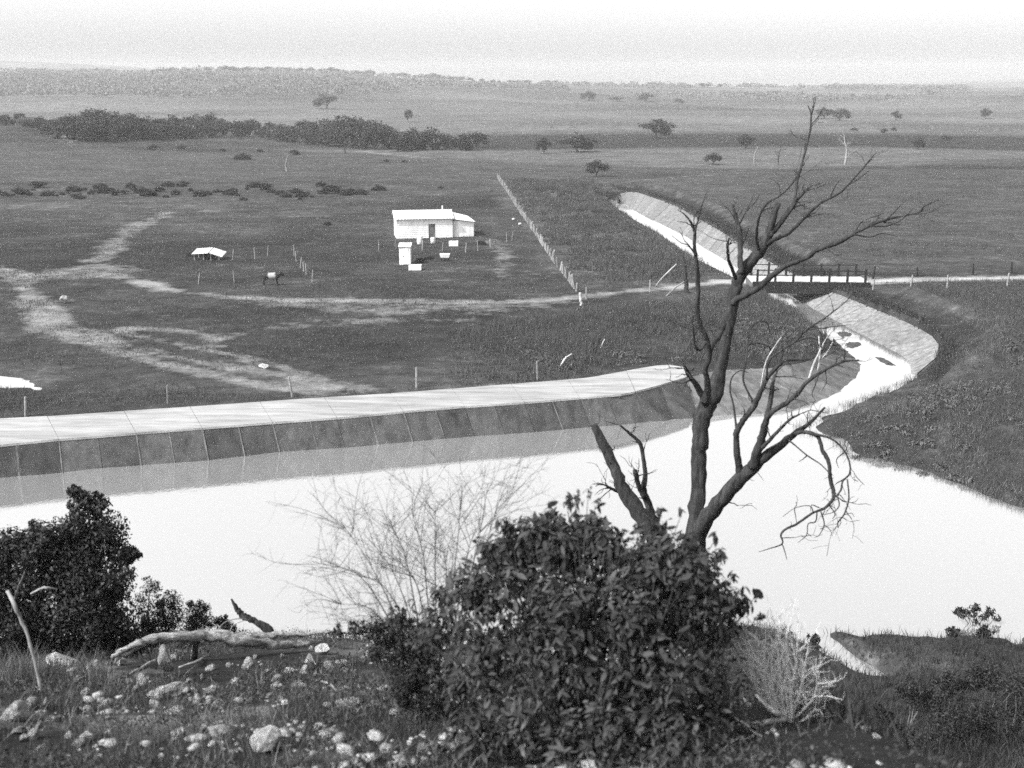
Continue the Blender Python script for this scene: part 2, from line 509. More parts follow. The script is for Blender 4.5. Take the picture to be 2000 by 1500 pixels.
M['herb'] = leafy('herb_leaf', 0.008, 0.055, 0.2, 0.6)

# ------------------------------------------------------------------ ground sheet
def make_ground():
    ys = [-6.0]
    while ys[-1] < 3600:
        D = ys[-1]
        if D < 6: s = 0.25
        elif D < 20: s = 0.06
        elif D < 48: s = 0.12
        else: s = max(0.12, min(D * D / (F * 18.3) * 2.2, 45))
        ys.append(D + s)
    ys = np.array(ys)
    us = np.linspace(-0.70, 0.70, 470)
    Xg = us[None, :] * (ys[:, None] + 9.0)
    Yg = np.repeat(ys[:, None], len(us), 1)
    Z = height(Xg.ravel(), Yg.ravel())
    X, Y = Xg.ravel(), Yg.ravel()
    n, c = len(ys), len(us)
    # tone of the vegetation, field by field
    tone = np.full(X.shape, 0.029)
    tone += 0.026 * fbm(X, Y * 1.8, 30, 3, 11) + 0.014 * fbm(X, Y * 1.5, 6, 3, 12)
    def field(pix, val, soft, z=PLAIN):
        poly = xy(pix, z)
        dd = seg_dist(X, Y, poly + [poly[0]])
        sd_ = np.where(inside(X, Y, poly), dd, -dd)
        w = sstep(-soft, soft, sd_ + soft * 2.0 * fbm(X, Y, soft * 5, 2, 13))
        tone[:] = tone * (1 - w) + val * w
    tone[:] = tone + (0.058 + 0.055 * fbm(X, Y * 2.0, 150, 4, 14) - tone) * sstep(420, 520, Y)
    field([(-300, 360), (700, 352), (960, 345), (1180, 352), (1300, 340), (1500, 330), (2300, 318), (2300, 292), (900, 295), (700, 300), (-300, 300)], 0.038, 10)
    field([(560, 290), (720, 296), (900, 312), (1200, 326), (1560, 330), (1900, 312), (2300, 300), (2300, 291), (900, 291)], 0.064, 6)
    field([(930, 262), (1300, 263), (2400, 268), (2400, 291), (1500, 292), (940, 292)], 0.016, 9)
    field([(-300, 395), (700, 385), (960, 372), (960, 355), (-300, 365)], 0.034, 5)
    field([(-300, 400), (420, 398), (420, 406), (-300, 412)], 0.055, 3)
    field([(1180, 352), (1400, 335), (2300, 330), (2300, 520), (1500, 520), (1330, 400)], 0.037, 4)
    field([(960, 350), (1160, 355), (1200, 400), (1400, 540), (1130, 570), (1040, 450)], 0.048, 2)
    tone *= np.where(Y < 45, 0.75, 1.0)
    dl = seg_dist(X, Y, lin_r_top); ol = ~inside(X, Y, lin_r_top + lin_r_bot[::-1]) & ~inside(X, Y, water_poly) & (Y > 60) & (Y < 220)
    tone *= np.where(ol & (dl < 3.0), .6, np.where(ol & (dl < 6), 1.2, 1.0))      # rank weeds along the lining, drier grass on the spoil
    # the worn tracks
    track = np.zeros(X.shape)
    def worn(pix, wpx, amt, z=PLAIN):
        pts = xy(pix, z)
        d = seg_dist(X, Y, pts) + wpx * 0.8 * fbm(X, Y, 4.0, 3, 15)
        track[:] = np.maximum(track, amt * (1 - sstep(0.15, 1.35, d / wpx)) * (1 + 0.5 * fbm(X, Y, 2.2, 2, 16)))
    worn([(-120, 515), (-20, 522), (60, 545), (140, 530), (230, 540), (330, 567), (430, 577), (560, 586), (680, 588), (820, 589), (950, 590), (1060, 588), (1160, 578), (1260, 566), (1400, 551), (1480, 549)], 1.5, 0.85)
    worn([(1300, 562), (1400, 551), (1480, 549)], 1.7, 1.3)
    worn([(560, 590), (760, 601), (950, 600), (1080, 588)], 3.2, 0.5)
    worn([(1690, 553), (1760, 552), (1850, 549), (1950, 545), (2300, 536)], 1.9, 1.5)
    worn([(140, 530), (200, 505), (230, 470), (255, 448), (300, 425), (330, 412)], 1.8, 0.62)
    worn([(150, 535), (190, 520), (240, 530)], 3.0, 0.65)
    worn([(-60, 520), (30, 540), (50, 570), (70, 610), (110, 640), (170, 662)], 1.9, 0.7)
    worn([(50, 570), (90, 590), (130, 630), (200, 655)], 1.0, 0.62)
    worn([(170, 662), (240, 690), (330, 715), (420, 735), (520, 755), (620, 770)], 1.1, 0.7)
    worn([(170, 655), (250, 675), (350, 700), (450, 718), (560, 735), (680, 758)], 0.9, 0.66)
    worn([(230, 645), (320, 665), (430, 690), (540, 715), (650, 745), (720, 758)], 0.8, 0.55)
    worn([(250, 640), (330, 642), (390, 650), (420, 662)], 1.0, 0.6)
    worn([(370, 678), (430, 676)], 0.8, 0.75)
    worn([(600, 752), (660, 757), (700, 757)], 1.8, 0.75)
    worn([(400, 660), (520, 640), (700, 628), (900, 620)], 1.6, 0.36)
    worn([(960, 470), (985, 500), (975, 540)], 1.6, 0.42)
    worn([(700, 292), (760, 301), (840, 310)], 2.5, 0.6)
    worn([(-40, 235), (60, 258), (130, 270), (140, 292)], 5.0, 0.6)
    worn([(1160, 370), (1240, 354), (1340, 345), (1420, 341)], 0.9, 0.45)
    worn([(1070, 392), (1085, 384), (1100, 382)], 0.8, 0.75)
    worn([(-100, 407), (300, 408), (420, 411)], 1.1, 0.32)
    worn([(330, 424), (700, 422), (770, 420)], 0.9, 0.3)
    # stony bare patches of the near slope
    near = (Y < 20)
    st = np.zeros(X.shape)
    st[near] = np.clip(fbm(X[near], Y[near], 1.1, 3, 21) * 1.6 - 0.15, 0, 0.45) * (X[near] < 1.5)
    track = np.maximum(track, st)
    track[(Y > 12) & (Z < 0.05)] = 0
    tone = np.clip(tone, 0.014, 0.3)
    idx = np.arange(n * c).reshape(n, c)
    Fc = np.stack([idx[:-1, :-1], idx[:-1, 1:], idx[1:, 1:], idx[1:, :-1]], -1).reshape(-1, 4)
    V = np.stack([X, Y, Z], -1)
    isroad = (track[Fc].mean(1) > 0.42) & (Y[Fc].mean(1) > 45) & (Y[Fc].mean(1) < 340)
    for name, sel in (('ground', ~isroad), ('dirt_track', isroad)):
        Fs = Fc[sel]
        used, inv = np.unique(Fs, return_inverse=True)
        me = me_np(name, V[used], inv.reshape(Fs.shape), True)
        for an, arr in (('tone', tone), ('track', track)):
            a = me.attributes.new(an, 'FLOAT', 'POINT'); a.data.foreach_set('value', arr[used].astype(np.float32))
        me.materials.append(M['ground'])
        o = link(bpy.data.objects.new(name, me))
        if name == 'ground': tag(o, 'grassy plain, hills and near slope', kind='structure')
        else: tag(o, 'pale worn dirt road and wheel tracks across the plain', kind='structure')
    return
make_ground()

# water of the basin and the canal: one level sheet
w = link(bpy.data.objects.new('water', me_np('water', [(-140, 18, 0), (150, 18, 0), (150, 215, 0), (-140, 215, 0)], [(0, 1, 2, 3)])))
w.data.materials.append(M['water'])
tag(w, 'pale still water of the basin and canal', kind='structure')
pl = MB(); c0 = np.mean(np.array(pool_poly), 0)
pl.add([(c0[0] + (q[0] - c0[0]) * 1.25, c0[1] + (q[1] - c0[1]) * 1.25, PLAIN - 0.12) for q in pool_poly], [tuple(range(len(pool_poly)))])
o = pl.build('water_pool', M['water'])
tag(o, 'small bright pool lying in the grass at the picture edge', kind='structure')

# ------------------------------------------------------------------ basin wall: sloping panels, joints, pale crest slabs
def wall_top_at(x): return P(x, lerp_pts(wall_top, x), PLAIN)
def wall_bot_at(x):
    xb = x + np.interp(x, [0, 400, 800, 1340], [5, 12, 18, 25])
    return P(xb, lerp_pts(wall_bot, xb), 0.0)
def crest_at(x):
    xb = x - np.interp(x, [0, 1000, 1200, 1340], [22, 26, 22, 4])
    return P(xb, lerp_pts(crest_back, xb), PLAIN)
joints = [-400, -330, -260, -195, -130, -75, -22, 32, 115, 192, 266, 330, 395, 465, 532, 605, 658, 722, 788, 850, 908, 966, 1024, 1078, 1132, 1185, 1240, 1290, 1340]
wall = empty('basin_wall', wall_top_at(600))
tag(wall, 'long concrete basin wall with stained sloping panels and a broad pale crest', 'wall')
def n2(a, b):
    d = np.array([b[0] - a[0], b[1] - a[1], 0.0]); d /= np.linalg.norm(d)
    return np.array([d[1], -d[0], 0.0])       # towards the water
for i in range(len(joints) - 1):
    a, b = joints[i], joints[i + 1]
    ta, tb, ba, bb = wall_top_at(a), wall_top_at(b), wall_bot_at(a), wall_bot_at(b)
    nn = n2(ta, tb)
    e = 0.012
    def inset(p, q): return p + (q - p) * (e / max(np.linalg.norm(q - p), 0.1))
    off = random.uniform(0, 0.018)
    sl = (ba - ta)
    lo_a, lo_b = ba + sl * 0.3, bb + (bb - tb) * 0.3
    f1 = [inset(lo_a, lo_b) + nn * off, inset(lo_b, lo_a) + nn * off, inset(tb, ta) + nn * off, inset(ta, tb) + nn * off]
    f2 = [q - nn * 0.3 for q in f1]
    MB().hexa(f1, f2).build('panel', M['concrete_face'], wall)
    # limed joint, standing a little proud, at most of the joints
    if random.random() < 0.6:
        wd = 0.025 + 0.025 * random.random()
        t = (tb - ta) / np.linalg.norm(tb - ta)
        g1 = [lo_a - t * wd + nn * 0.03, lo_a + t * wd + nn * 0.03, ta + t * wd + nn * 0.03, ta - t * wd + nn * 0.03]
        MB().hexa(g1, [q - nn * 0.2 for q in g1]).build('joint', M['concrete_joint'], wall)
    # kerb lip along the front of the crest
crest_j = joints[::2] + [1340] if joints[-1] not in joints[::2] else joints[::2]
for a, b in zip(crest_j[:-1], crest_j[1:]):
    xs = np.linspace(a, b, 5)
    mb = MB()
    fr = [wall_top_at(x) for x in xs]; bk = [crest_at(x) for x in xs]
    up = np.array([0, 0, 0.06]); dn = np.array([0, 0, -0.35])
    lift = np.array([0, 0, random.uniform(0, 0.02)])
    gap = 0.012
    fr[0] = fr[0] + (fr[1] - fr[0]) * gap; fr[-1] = fr[-1] + (fr[-2] - fr[-1]) * gap
    bk[0] = bk[0] + (bk[1] - bk[0]) * gap; bk[-1] = bk[-1] + (bk[-2] - bk[-1]) * gap
    nn = n2(fr[0], fr[-1])
    v = []
    for k in range(5):
        f0 = fr[k] + nn * 0.05 + up + lift
        v += [f0 + dn * 0.35, f0, bk[k] + up * 2.2 + lift, bk[k] + dn]
    f = []
    for k in range(4):
        for q in range(3): f.append((k * 4 + q, k * 4 + 4 + q, k * 4 + 5 + q, k * 4 + 1 + q))
    f += [(0, 1, 2, 3), (19, 18, 17, 16)]
    mb.add(v, f)
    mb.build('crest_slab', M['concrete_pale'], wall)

# canal lining: sloping slabs laid side by side
def resample(pts, n):
    p = np.array(pts, float); s = np.r_[0, np.cumsum(np.linalg.norm(np.diff(p, axis=0), axis=1))]
    t = np.linspace(0, s[-1], n)
    return np.stack([np.interp(t, s, p[:, k]) for k in range(p.shape[1])], 1)
def lining(name, top, bot, tz, count, m, label, joints_=False):
    if np.isscalar(tz): tz = [tz] * len(top)
    T = resample([(q[0], q[1], h_) for q, h_ in zip(top, tz)], count + 1); B = resample(bot, count + 1)
    root = empty(name, (B[count // 2][0], B[count // 2][1], 0))
    tag(root, label, 'canal lining')
    for i in range(count):
        tq = [T[i].copy(), T[i + 1].copy()]
        bq = [np.array([B[i][0], B[i][1], 0.0]), np.array([B[i + 1][0], B[i + 1][1], 0.0])]
        bq = [b + (b - t) * 0.22 for b, t in zip(bq, tq)]
        u1 = tq[1] - tq[0]; u2 = bq[1] - bq[0]
        g = 0.012
        off = np.array([0, 0, random.uniform(-0.02, 0.03)])
        q = [bq[0] + u2 * g + off, bq[1] - u2 * g + off, tq[1] - u1 * g + off, tq[0] + u1 * g + off]
        dn = np.array([0, 0, -0.22])
        MB().hexa([p + dn for p in q][::-1], q[::-1]).build('slab', m, root)
        if joints_ and i % 2 == 0:
            a0, b0 = tq[0], bq[0]; t = u1 / (np.linalg.norm(u1) + 1e-6) * .04; lift = np.array([0, 0, .045])
            MB().hexa([b0 - t + lift, b0 + t + lift, a0 + t + lift, a0 - t + lift], [p_ - np.array([0, 0, .1]) for p_ in (b0 - t, b0 + t, a0 + t, a0 - t)]).build('joint', M['concrete_joint'], root)
    return root
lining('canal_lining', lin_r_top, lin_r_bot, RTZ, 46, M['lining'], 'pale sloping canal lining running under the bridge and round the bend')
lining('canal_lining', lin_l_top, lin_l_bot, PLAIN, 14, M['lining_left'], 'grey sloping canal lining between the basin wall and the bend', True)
# silt bars in the canal
def bar(pix, label):
    mb = MB()
    loop, _r = smooth_path([P(x, y, 0.0) for x, y in pix + pix[:1]], [0.2] * (len(pix) + 1), 5, .35)
    pts = [np.array([q[0], q[1], 0.0]) for q in loop[:-1]]
    c = np.mean(pts, 0)
    pts = [c + (p - c) * random.uniform(.8, 1.1) for p in pts]
    n = len(pts); ring2 = [c + (p - c) * 0.5 + np.array([0, 0, 0.07]) for p in pts]
    ring1 = [p + np.array([0, 0, -0.05]) for p in pts]
    f = [(i, (i + 1) % n, n + (i + 1) % n, n + i) for i in range(n)] + [tuple(n + i for i in range(n))]
    mb.add(ring1 + ring2, f)
    tag(mb.build('silt_bar', M['mud'], smooth=True), label, 'silt bar', 'silt bars in the canal')
M['mud'] = noisy('wet_mud', 0.03, 0.06, 2.0, bdist=0.02)
bar([(1700, 694), (1722, 697), (1742, 708), (1752, 716), (1738, 716), (1716, 706)], 'narrow dark silt bar at the bend of the canal')
bar([(1645, 668), (1672, 666), (1688, 672), (1672, 681), (1650, 680)], 'dark silt bar in midstream below the bridge')
bar([(1628, 648), (1650, 646), (1668, 652), (1660, 659), (1636, 658)], 'dark silt bar nearest the bridge')

# ------------------------------------------------------------------ bridge
def make_bridge():
    zd = PLAIN + 0.4
    na, nb = P(1470, 551, zd), P(1700, 553, zd)          # near edge of the deck
    d = nb - na; Lb = np.linalg.norm(d); t = d / Lb; nrm = np.array([-t[1], t[0], 0])
    Wd = 4.0
    fa, fb = na + nrm * Wd, nb + nrm * Wd
    root = empty('road_bridge', (na + nb) / 2 + nrm * 2 - np.array([0, 0, zd]))
    tag(root, 'small dark timber bridge carrying the road across the canal', 'bridge')
    z = lambda p, h: np.array([p[0], p[1], h])
    nd = int(Lb / 0.3)
    MB().hexa([z(na, zd - 0.12), z(nb, zd - 0.12), z(fb, zd - 0.12), z(fa, zd - 0.12)], [z(na, zd), z(nb, zd), z(fb, zd), z(fa, zd)]).build('deck', M['road_top'], root)
    for e in (na - nrm * 0.06, fa + nrm * 0.06):
        q = e + t * Lb
        MB().hexa([z(e - nrm * .1, zd - 1.05), z(q - nrm * .1, zd - 1.05), z(q + nrm * .1, zd - 1.05), z(e + nrm * .1, zd - 1.05)],
                  [z(e - nrm * .1, zd + 0.06), z(q - nrm * .1, zd + 0.06), z(q + nrm * .1, zd + 0.06), z(e + nrm * .1, zd + 0.06)]).build('girder', M['dark_wood'], root)
    for fr in (0.33, 0.66):
        e = na + t * Lb * fr
        MB().hexa([z(e, zd - 0.6), z(e + t * .25, zd - 0.6), z(e + t * .25 + nrm * Wd, zd - 0.6), z(e + nrm * Wd, zd - 0.6)],
                  [z(e, zd - 0.13), z(e + t * .25, zd - 0.13), z(e + t * .25 + nrm * Wd, zd - 0.13), z(e + nrm * Wd, zd - 0.13)]).build('cross_beam', M['dark_wood'], root)
    for e0 in (na, nb - t * 0.5):
        MB().hexa([z(e0, -0.3), z(e0 + t * .5, -0.3), z(e0 + t * .5 + nrm * Wd, -0.3), z(e0 + nrm * Wd, -0.3)],
                  [z(e0, zd - 0.14), z(e0 + t * .5, zd - 0.14), z(e0 + t * .5 + nrm * Wd, zd - 0.14), z(e0 + nrm * Wd, zd - 0.14)]).build('abutment', M['grey'], root)
    for side, e in ((0, na + nrm * 0.12), (1, fa - nrm * 0.12)):
        ang = math.atan2(t[1], t[0])
        tops = []
        for k in range(7):
            p = e + t * (0.45 + (Lb - 0.9) * (k - 0.0) / 6)
            h = 1.25 + random.uniform(-0.05, 0.08)
            MB().box((p[0], p[1], zd + 0.003), 0.2, 0.18, h, ang).build('post', M['dark_wood'], root)
            tops.append(p)
        for h, r in ((1.1, 0.045), (0.6, 0.016)):
            MB().tube([z(tops[0], zd + h), z(tops[3], zd + h - 0.03), z(tops[-1], zd + h)], [r] * 3, 5).build('rail', M['dark_wood'], root)
M['road_top'] = noisy('road_gravel', 0.3, 0.45, 3.0, bdist=0.01)
make_bridge()

# ------------------------------------------------------------------ cottage and what stands round it
def gz(p): return hz(p[0], p[1])
def make_cottage():
    bl = hit(775, 467); br = hit(884, 464); D = bl[1]
    br = np.array([br[0], bl[1] + 1.2, bl[2]])
    t = br - bl; W = np.linalg.norm(t[:2]); t = np.array([t[0], t[1], 0]) / W
    n = np.array([-t[1], t[0], 0])           # into the depth
    z0 = bl[2] - 0.15; dep = 4.6
    H = 2.75; RH = 3.42
    Z = lambda p, h: np.array([p[0], p[1], z0 + h])
    root = empty('cottage', Z(bl + t * W / 2, 0))
    tag(root, 'low whitewashed cottage with a bright iron roof and one dark door', 'cottage')
    C = lambda u, v: bl + t * u + n * v
    # walls: front, back, two gabled ends, each a solid slab
    def slab(a, b, h0, h1, th=0.14, m=M['white'], name='wall', parent=root):
        d = b - a; d = d / np.linalg.norm(d); nn = np.array([-d[1], d[0], 0]) * th
        return MB().hexa([Z(a, h0), Z(b, h0), Z(b + nn, h0), Z(a + nn, h0)], [Z(a, h1), Z(b, h1), Z(b + nn, h1), Z(a + nn, h1)]).build(name, m, parent)
    du0, du1 = 4.0, 4.85
    slab(C(0, 0), C(du0, 0), 0, H); slab(C(du1, 0), C(W, 0), 0, H); slab(C(du0, 0.002), C(du1, 0.002), 1.95, H)
    # boards of the front, a thin lap every so often
    for k in range(11):
        h = 0.22 + k * 0.235
        for a, b in ((0, du0), (du1, W)):
            if h > 2.7: continue
            MB().hexa([Z(C(a, -0.025), h), Z(C(b, -0.025), h), Z(C(b, 0.0), h), Z(C(a, 0.0), h)],
                      [Z(C(a, -0.008), h + 0.22), Z(C(b, -0.008), h + 0.22), Z(C(b, 0.0), h + 0.22), Z(C(a, 0.0), h + 0.22)]).build('board', M['white'], root)
    slab(C(W, dep), C(0, dep), 0, H)
    for u, s in ((0.0, 1), (W - 0.14, 1)):
        a, b, c = C(u, 0.15), C(u, dep), C(u, dep * 0.45)
        tt = t * 0.14
        MB().add([Z(a, 0), Z(b, 0), Z(b, H), Z(c, RH - .08), Z(a, H), Z(a + tt, 0), Z(b + tt, 0), Z(b + tt, H), Z(c + tt, RH - .08), Z(a + tt, H)],
                 [(0, 4, 3, 2, 1), (5, 6, 7, 8, 9), (0, 1, 6, 5), (1, 2, 7, 6), (2, 3, 8, 7), (3, 4, 9, 8), (4, 0, 5, 9)]).build('gable_wall', M['white'], root)
    d = slab(C(du0 + .02, 0.06), C(du1 - .02, 0.06), 0.02, 1.94, 0.05, M['grey'], 'door')
    MB().box(Z(C(du1 - 0.14, 0.03), 1.0), 0.08, 0.06, 0.05).build('handle', M['dark'], d)
    for v0, v1, h0, h1 in ((-0.35, dep * 0.45, H - 0.12, RH), (dep + 0.3, dep * 0.45, H - 0.12, RH)):
        roof = MB()
        nseg = 40
        vv = []
        for k in range(nseg + 1):
            u = -0.32 + (W + 0.5) * k / nseg
            c = 0.02 * (1 if k % 2 else -1)
            vv += [Z(C(u, v0), h0 + c), Z(C(u, v1), h1 + c)]
        ff = [(2 * k, 2 * k + 2, 2 * k + 3, 2 * k + 1) for k in range(nseg)]
        roof.add(vv, ff)
        roof.build('roof', M['iron_roof'], root)
    MB().tube([Z(C(-0.34, dep * .45), RH + .03), Z(C(W + .2, dep * .45), RH + .03)], [0.07, 0.07], 6).build('ridge_cap', M['iron_roof'], root)
    MB().tube([Z(C(W * .86, dep * .5), RH - .1), Z(C(W * .86, dep * .5), RH + .55)], [0.09, 0.09], 8).build('flue', M['white'], root)
    # lower wing at the end
    w0, w1 = W + 0.02, W + 2.75
    slab(C(w0, 0.35), C(w1, 0.35), 0, 2.25); slab(C(w1, 0.5), C(w1, dep - .3), 0, 2.0); slab(C(w1, dep - .15), C(w0, dep - .15), 0, 2.2)
    MB().hexa([Z(C(w0 - 0.02, 0.05), 2.5), Z(C(w1 + .2, 0.05), 2.1), Z(C(w1 + .2, dep), 2.1), Z(C(w0 - 0.02, dep), 2.5)],
              [Z(C(w0 - 0.02, dep * .4), 3.2), Z(C(w1 - .5, dep * .4), 2.62), Z(C(w1 - .5, dep * .55), 2.62), Z(C(w0 - 0.02, dep * .55), 3.2)]).build('wing_roof', M['iron_roof'], root)
    return
make_cottage()

def privy():
    p = hit(791, 517); z0 = p[2] - .05
    r = empty('privy', (p[0], p[1], z0))
    tag(r, 'narrow white privy standing in front of the cottage', 'privy')
    w, d, h = 1.2, 1.2, 1.95
    MB().box((p[0], p[1] + .6, z0), w, d, h).build('wall', M['white'], r)
    MB().hexa([(p[0] - .68, p[1] - .12, z0 + h + .003), (p[0] + .68, p[1] - .12, z0 + h + .003), (p[0] + .68, p[1] + 1.3, z0 + h + .003), (p[0] - .68, p[1] + 1.3, z0 + h + .003)],
              [(p[0] - .68, p[1] - .12, z0 + h + .06), (p[0] + .68, p[1] - .12, z0 + h + .06), (p[0] + .68, p[1] + 1.3, z0 + h + .3), (p[0] - .68, p[1] + 1.3, z0 + h + .3)]).build('roof', M['iron_roof'], r)
    d = MB().box((p[0] + .1, p[1] - .02, z0 + .08), .62, .04, 1.75).build('door', M['white'], r)
    MB().box((p[0] - .14, p[1] - .05, z0 + .9), .05, .04, .12).build('latch', M['grey'], d)
privy()
def drum(x, y, r, h, label, m='white'):
    p = hit(x, y); e = empty('water_drum', p); tag(e, label, 'drum')
    MB().tube([p + np.array([0, 0, -.03]), p + np.array([0, 0, h * .33]), p + np.array([0, 0, h * .66]), p + np.array([0, 0, h])], [r, r * 1.02, r * 1.02, r], 14).build('barrel', M[m], e, True)
    for k in (0.33, 0.66, 0.97):
        MB().tube([p + np.array([0, 0, h * k - .02]), p + np.array([0, 0, h * k + .02])], [r * 1.06, r * 1.06], 14).build('hoop', M['grey'], e)
drum(820, 477, 0.34, 0.85, 'pale drum beside the cottage door, left of it')
drum(846, 475, 0.30, 0.7, 'pale drum just right of the cottage door')
def crate(x, y, w, d, h, label, m='white', name='crate', cat='crate'):
    p = hit(x, y); e = empty(name, p); tag(e, label, cat)
    z0 = p[2] - .02
    for k in range(3):
        hh = h / 3
        MB().box((p[0], p[1] - d / 2, z0 + k * hh + .004 * k), w, .03, hh - .02).build('plank', M[m], e)
        MB().box((p[0], p[1] + d / 2, z0 + k * hh + .004 * k), w, .03, hh - .02).build('plank', M[m], e)
        for s in (-1, 1): MB().box((p[0] + s * (w / 2 - .02), p[1], z0 + k * hh + .004 * k), .03, d - .04, hh - .02).build('plank', M[m], e)
    MB().box((p[0], p[1], z0), w - .06, d - .06, .04).build('bottom', M['grey'], e)
crate(886, 480, 1.1, .7, .6, 'pale crate by the wall of the cottage wing')
crate(811, 527, 1.3, .8, .55, 'pale crate on the grass in front of the privy', 'white')
def trough():
    p = hit(869, 509); e = empty('trough', p); tag(e, 'small white trough raised on dark legs on the grass below the cottage', 'trough')
    MB().hexa([p + np.array([-.45, -.25, .35]), p + np.array([.45, -.25, .35]), p + np.array([.45, .25, .35]), p + np.array([-.45, .25, .35])],
              [p + np.array([-.55, -.32, .75]), p + np.array([.55, -.32, .75]), p + np.array([.55, .32, .75]), p + np.array([-.55, .32, .75])]).build('basin', M['white'], e)
    for sx in (-.4, .4):
        for sy in (-.2, .2): MB().box(p + np.array([sx, sy, -.03]), .07, .07, .375).build('leg', M['dark_wood'], e)
trough()
POST = {}
def post_mesh(m):
    if m not in POST:
        mb = MB(); mb.tube([(0, 0, -.25), (0.01, 0, .5), (0, .01, 1.0)], [.075, .07, .06], 7, wob=.12)
        POST[m] = mb.mesh('post', M[m])
    return POST[m]
def post_part(parent, p, h, m='post_wood', lean=0.06, name='post', thick=1.0):
    o = bpy.data.objects.new(name, post_mesh(m)); link(o, parent)
    pl_ = parent.location
    o.location = (p[0] - pl_[0], p[1] - pl_[1], p[2] - pl_[2])
    o.scale = (thick, thick, h); o.rotation_euler = (random.gauss(0, lean), random.gauss(0, lean), random.uniform(0, 6))
    return o
def fence(pix, spacing, h, label, wires=2, m='post_wood', name='fence', jitter=0.1, thick=1.0, lean=.05, skip=0.0, cat='fence'):
    W = np.array([hit(x, y) for x, y in pix])
    s = np.r_[0, np.cumsum(np.linalg.norm(np.diff(W[:, :2], axis=0), axis=1))]
    n = max(2, int(s[-1] / spacing) + 1)
    tt = np.linspace(0, s[-1], n)
    tt[1:-1] += RNG.normal(0, spacing * jitter, n - 2)
    X = np.interp(tt, s, W[:, 0]); Y = np.interp(tt, s, W[:, 1]); Z = height(X, Y)
    root = empty(name, (X[0], Y[0], Z[0])); tag(root, label, cat)
    tops = []
    for i in range(n):
        hh = h * random.uniform(.85, 1.12)
        tops.append((X[i], Y[i], Z[i]))
        if random.random() < skip: continue
        post_part(root, (X[i], Y[i], Z[i]), hh, m, lean, thick=thick)
    for k in range(wires):
        hh = h * (0.9 - 0.35 * k)
        MB().tube([(p[0], p[1], p[2] + hh) for p in tops], [0.008] * n, 3, cap=False).build('wire', M['grey'], root)
    return root
M['pale_post'] = noisy('pale_post', 0.1, 0.25, 5.0, rand=0.25)
fence([(972, 348), (1000, 390), (1040, 450), (1085, 517), (1128, 572)], 0.95, 1.0, 'long pale paling fence running down from the far paddock to the road', 1, 'pale_post', jitter=.25, thick=1.5, lean=.13, skip=.15)
fence([(-230, 838), (145, 806), (345, 788), (540, 778), (715, 764), (885, 754), (1050, 744)], 7.6, 1.25, 'sparse wire fence on grey posts behind the basin wall crest', 2, 'pale_post', jitter=.06, thick=1.1)
fence([(1705, 545), (1765, 543), (1825, 541), (1950, 534), (2150, 524)], 4.6, 1.2, 'roadside wire fence on dark posts beyond the bridge, far side of the road', 2, 'dark_wood', thick=1.2)
fence([(1705, 566), (1762, 566), (1826, 564), (1900, 562), (2080, 556)], 5.6, 1.2, 'roadside wire fence on grey posts beyond the bridge, near side of the road', 2, 'post_wood', thick=1.2)
fence([(1145, 585), (1210, 577), (1270, 570)], 6, 1.2, 'short wire fence on pale posts beside the bend of the road', 2, 'pale_post', thick=1.3)
fence([(740, 490), (767, 487), (905, 494), (928, 492), (975, 478), (1000, 470)], 2.6, 1.15, 'rough post fence round the cottage yard', 2, 'pale_post', jitter=.3, lean=.1)
fence([(455, 507), (497, 507), (532, 497), (574, 497), (580, 515), (598, 536), (610, 552)], 3.0, 1.2, 'rough stockyard fence of pale sticks in the paddock', 2, 'pale_post', jitter=.35, lean=.12)
fence([(388, 555), (412, 555), (432, 556), (458, 552)], 2.2, 1.2, 'short broken row of grey sticks below the low shelter', 1, 'post_wood', jitter=.35, lean=.12)

def shelter():
    a = hit(408, 506); r = empty('low_shelter', a); tag(r, 'low shelter roofed with bright iron sheets on short posts in the paddock', 'shelter')
    def sheet(x0, y0, x1, y1, h0, h1, dep):
        l, q = hit(x0, 507), hit(x1, 507); Y = a[1]
        zl, zr = A(x0, y0, Y)[2], A(x1, y1, Y)[2]
        xl, xr = A(x0, y0, Y)[0], A(x1, y1, Y)[0]
        vv, ff = [], []
        n = 14
        for k in range(n + 1):
            u = k / n; c = .015 * (1 if k % 2 else -1)
            vv += [(xl + (xr - xl) * u, Y - dep / 2, zl + (zr - zl) * u + c - .14), (xl + (xr - xl) * u, Y + dep / 2, zl + (zr - zl) * u + c + .16)]
        ff = [(2 * k, 2 * k + 2, 2 * k + 3, 2 * k + 1) for k in range(n)]
        MB().add(vv, ff).build('roof_sheet', M['iron_roof'], r)
    sheet(379, 491, 411, 489, 0, 0, 2.4); sheet(413, 489, 438, 497, 0, 0, 2.2)
    for x in (384, 402, 416, 432):
        for dy in (-.9, .9):
            p = np.array([A(x, 500, a[1])[0], a[1] + dy, 0]); p[2] = hz(p[0], p[1])
            zt = A(x, np.interp(x, [379, 411, 438], [491, 489, 496]), a[1])[2] + .13 * dy
            post_part(r, p, max(.4, zt - p[2]), 'post_wood', .02)
    p = on(a[0] - 1.2, a[1] + 1.2)
    MB().box(p, 3.2, .08, .55).build('shade_board', M['dark_wood'], r)  # dark board added to stand for the shade at the shelter
shelter()

